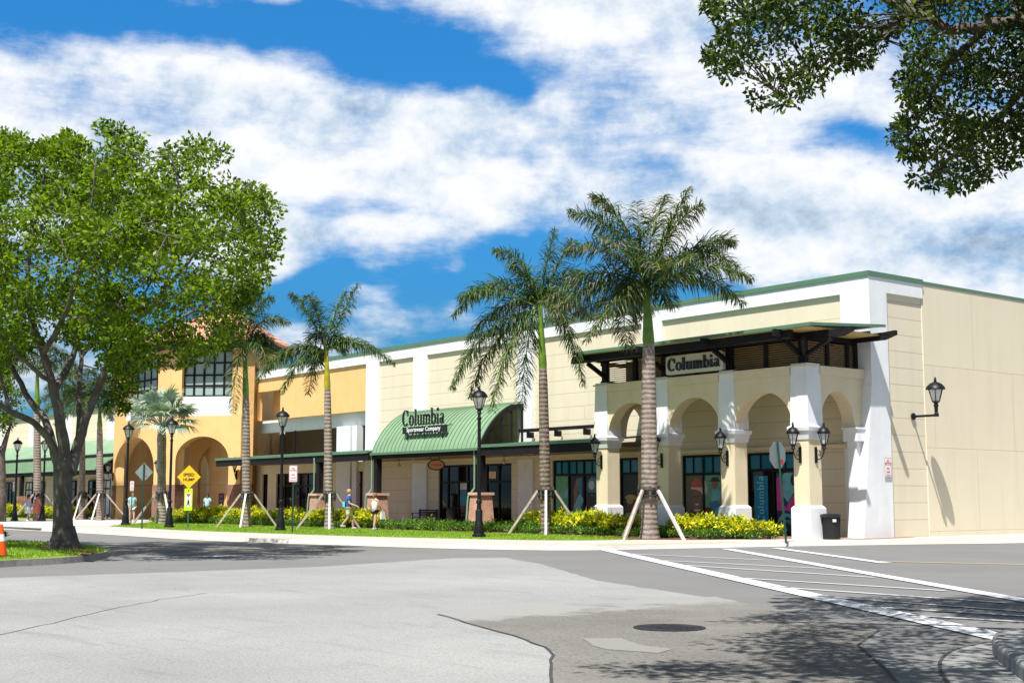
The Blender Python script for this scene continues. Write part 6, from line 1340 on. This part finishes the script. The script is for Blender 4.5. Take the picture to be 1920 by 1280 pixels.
def person(label, pos, h, head, stride=.0, arms=((0, -.1), (0, .1)), top='shirt', topm=None, botm=None, skin='skin', hairm=None, hairlen=0, shoe=None, dress=False, skirt=False, sleeves=True, longpants=False, group=None, backleg=.0):
    """local frame: +y is the way the person faces, z up; stride = forward swing of the left foot (m)"""
    t = thing('person', label, 'person', pos, group); k = h/1.75; WL[t.name] = Vector((0, 0, 0))
    hd = Vector(head).normalized(); t.rotation_euler = (0, 0, math.atan2(-hd.x, hd.y))
    V = lambda x, y, z: Vector((x, y, z))*k
    J = [V(0, 0, .95), V(0, .01, 1.12), V(0, .0, 1.32), V(0, .01, 1.46), V(0, .03, 1.535), V(0, .045, 1.63), V(0, .035, 1.71)]
    Rr = [(.135, .10), (.12, .09), (.15, .10), (.07, .06), (.048, .05), (.072, .088), (.05, .06)]
    E = [(0, 1), (1, 2), (2, 3), (3, 4), (4, 5), (5, 6)]
    def add(p, r_, par): J.append(p); Rr.append(r_); E.append((par, len(J)-1)); return len(J)-1
    ids = {}
    for s, sd, st, bend in ((-1, 'l', stride, 0), (1, 'r', -stride, backleg)):
        hp = add(V(.085*s, 0, .90), .085, 0); kn = add(V(.095*s, st*.55+.03+bend*.35, .50), .058, hp); an = add(V(.095*s, st-(.0)-bend*.35, .09+bend*.45), .036, kn); ids[sd+'hip'] = hp; ids[sd+'kn'] = kn; ids[sd+'an'] = an
        add(V(.10*s, st+.14-bend*.25, .035+bend*.25), .032, an)
        f, e = arms[0 if s < 0 else 1]
        sh = add(V(.185*s, 0, 1.42), .052, 3); el = add(V(.225*s, f*.5-.02, 1.14), .038, sh); wr = add(V(.215*s, f*.9+.04+e, .91+abs(e)*.5), .026, el); hn = add(V(.21*s, f*1.0+.06+e*1.1, .85+abs(e)*.5), .026, wr); ids[sd+'sh'] = sh; ids[sd+'el'] = el; ids[sd+'wr'] = wr
        for q in range(4): fx = (-.03+.02*q); b_ = add(Vector(J[hn])+Vector((fx*.5, fx*.6, -.045+abs(q-1.5)*.006))*k, .009, hn); add(Vector(J[b_])+Vector((0, .008, -.035+abs(q-1.5)*.005))*k, .008, b_)
        add(Vector(J[hn])+Vector((0, .04, -.02))*k, .010, hn)
    Rr = [(a[0]*k*1.18, a[1]*k*1.18) if isinstance(a, tuple) else a*k*(1.22 if a > .02 else 1.0) for a in Rr]
    skinmesh('body', J, E, Rr, [skin], t, 0, 1)
    def part(name, idx, edges, rads, m): skinmesh(name, [J[i] if isinstance(i, int) else i for i in idx], edges, [(a[0]*k*1.24, a[1]*k*1.24) if isinstance(a, tuple) else a*k*1.25 for a in rads], [m], t, 0, 1)
    lk = lambda a, b, u: Vector(J[ids[a]])*(1-u)+Vector(J[ids[b]])*u
    idx = [V(0, 0, .86), 1, 2, 3]; ed = [(0, 1), (1, 2), (2, 3)]; rd = [(.155, .125), (.140, .112), (.168, .12), (.085, .07)]
    if sleeves:
        for sd in 'lr': idx += [ids[sd+'sh'], lk(sd+'sh', sd+'el', .65)]; n = len(idx); ed += [(3, n-2), (n-2, n-1)]; rd += [.066, .058]
    part('shirt' if not dress else 'dress_top', idx, ed, rd, topm)
    if dress or skirt:
        b = MB(); z1, z0 = (1.02, .50) if dress else (.98, .52); b.lathe([(.135*k, z1*k), (.165*k, .9*k), (.235*k, z0*k), (.225*k, z0*k)], 16); o = b.build('skirt', [botm], t)
    else:
        idx = [V(0, 0, 1.0), ids['lhip'], ids['rhip']]; ed = [(0, 1), (0, 2)]; rd = [(.145, .115), .108, .108]
        for sd, hh in (('l', 1), ('r', 2)):
            if longpants: idx += [ids[sd+'kn'], lk(sd+'kn', sd+'an', .9)]; n = len(idx); ed += [(hh, n-2), (n-2, n-1)]; rd += [.075, .058]
            else: idx += [lk(sd+'hip', sd+'kn', .85 if topm == 'c_blue' else .45)]; ed += [(hh, len(idx)-1)]; rd += [.088]
        part('trousers' if longpants else 'shorts', idx, ed, rd, botm)
    b = MB(); hc = V(0, .035, 1.665); b.lathe([(.001, .125*k), (.06*k, .112*k), (.098*k, .06*k), (.107*k, 0), (.10*k, -.05*k), (.07*k, -.08*k)], 14, hc+V(0, -.03, 0))
    if hairlen: b.tube([hc+V(0, -.07, .02), hc+V(0, -.11, -.06), hc+V(0, -.10, -.06-hairlen)], [.045*k, .045*k, .015*k], 8)
    b.build('hair', [hairm], t, smooth=True)
    for sd in 'lr':
        a = Vector(J[ids[sd+'an']]); b = MB(); b.tube([a+Vector((0, -.06, -.045))*k, a+Vector((0, .0, -.05))*k, a+Vector((0, .09, -.058))*k, a+Vector((0, .17, -.065))*k], [.055*k, .068*k, .062*k, .045*k], 8); b.build('shoe', [shoe], t, smooth=True)
    return t, J, ids, k
for n_, c_ in (('c_blue', (.02, .09, .32)), ('c_khaki', (.66, .56, .46)), ('c_white', (.72, .70, .74)), ('c_navy', (.02, .02, .05)), ('c_coral', (.72, .16, .13)), ('c_aqua', (.35, .62, .66)), ('c_grey', (.30, .30, .30)), ('c_bluegrey', (.25, .42, .75)), ('c_hair', (.22, .11, .06)), ('c_sandy', (.42, .24, .15)), ('c_black', (.012, .011, .012)), ('c_teal', (.12, .55, .60)), ('c_dgrey', (.05, .05, .06))): M[n_] = mat(n_, c_, .8, .08, 8)
p = PF(653, 991, 61.5)
t, J, ids, k = person('man in a blue shirt and khaki shorts walking right along the hedge', (p.x, p.y, .125), 1.80, R*1.0-F*.05, .20, ((-.10, .10), (.18, .22)), topm='c_blue', botm='c_khaki', hairm='c_sandy', shoe='c_grey', backleg=.22)
b = MB(); b.box(-.16, .16, -.25, -.15, 1.02, 1.26); b.build('aqua_sweater', ['c_teal'], t)
p = PF(702, 992, 60.3)
t, J, ids, k = person('woman in a white top and dark shorts carrying a white bag beside the brick pedestal', (p.x, p.y, .125), 1.62, R*.55+F*.8, .16, ((.0, .05), (.15, .12)), topm='c_white', botm='c_navy', hairm='c_hair', hairlen=.16, shoe='c_bluegrey', sleeves=False)
b = MB(); w3 = Vector(J[ids['rwr']]); b.hexa([(w3.x+.02, w3.y-.16, w3.z-.42), (w3.x+.10, w3.y-.16, w3.z-.42), (w3.x+.10, w3.y+.16, w3.z-.42), (w3.x+.02, w3.y+.16, w3.z-.42)], [(w3.x+.03, w3.y-.12, w3.z-.10), (w3.x+.07, w3.y-.12, w3.z-.10), (w3.x+.07, w3.y+.12, w3.z-.10), (w3.x+.03, w3.y+.12, w3.z-.10)]); b.tube([(w3.x+.05, w3.y-.08, w3.z-.11), (w3.x+.03, w3.y, w3.z-.02), (w3.x+.05, w3.y+.08, w3.z-.11)], .008, 5)
bagv = [Vector(v) for v in b.v]; rotm = Matrix.Translation(Vector(t.location)) @ Matrix.Rotation(t.rotation_euler.z, 4, 'Z'); b.v = [tuple(rotm @ v) for v in bagv]; o = b.build('shopping_bag', ['c_white']); tag(o, 'white shopping bag in the right hand of the woman by the pedestal', 'bag')
p = PF(52, 975, 84); person('woman in a dark top and pale skirt walking away beside the woman in coral', (p.x, p.y, .125), 1.66, R*.5+F*.6, .1, ((.0, .05), (.1, .1)), topm='c_bluegrey', botm='c_white', hairm='c_black', hairlen=.2, shoe='c_white', sleeves=False, skirt=True)
p = PF(68, 975, 84.2); person('woman in a coral dress walking beside the woman in a pale skirt', (p.x, p.y, .125), 1.66, R*.4+F*.7, .1, ((.0, .05), (.1, .1)), topm='c_coral', botm='c_coral', hairm='c_black', hairlen=.12, shoe='c_coral', sleeves=False, dress=True)
p = PF(247, 975, 77); person('person in a pale blue top behind the shrubs at the left tower arch', (p.x, p.y, .125), 1.72, -F+R*.6, .1, topm='c_aqua', botm='c_white', hairm='c_hair', shoe='c_grey')
p = PF(388, 975, 84.0); person('person with a white shirt and dark hair inside the large tower arch', (p.x, p.y, .125), 1.68, -F, .06, topm='c_aqua', botm='c_dgrey', skin='skin_d', hairm='c_black', shoe='c_black', longpants=True)
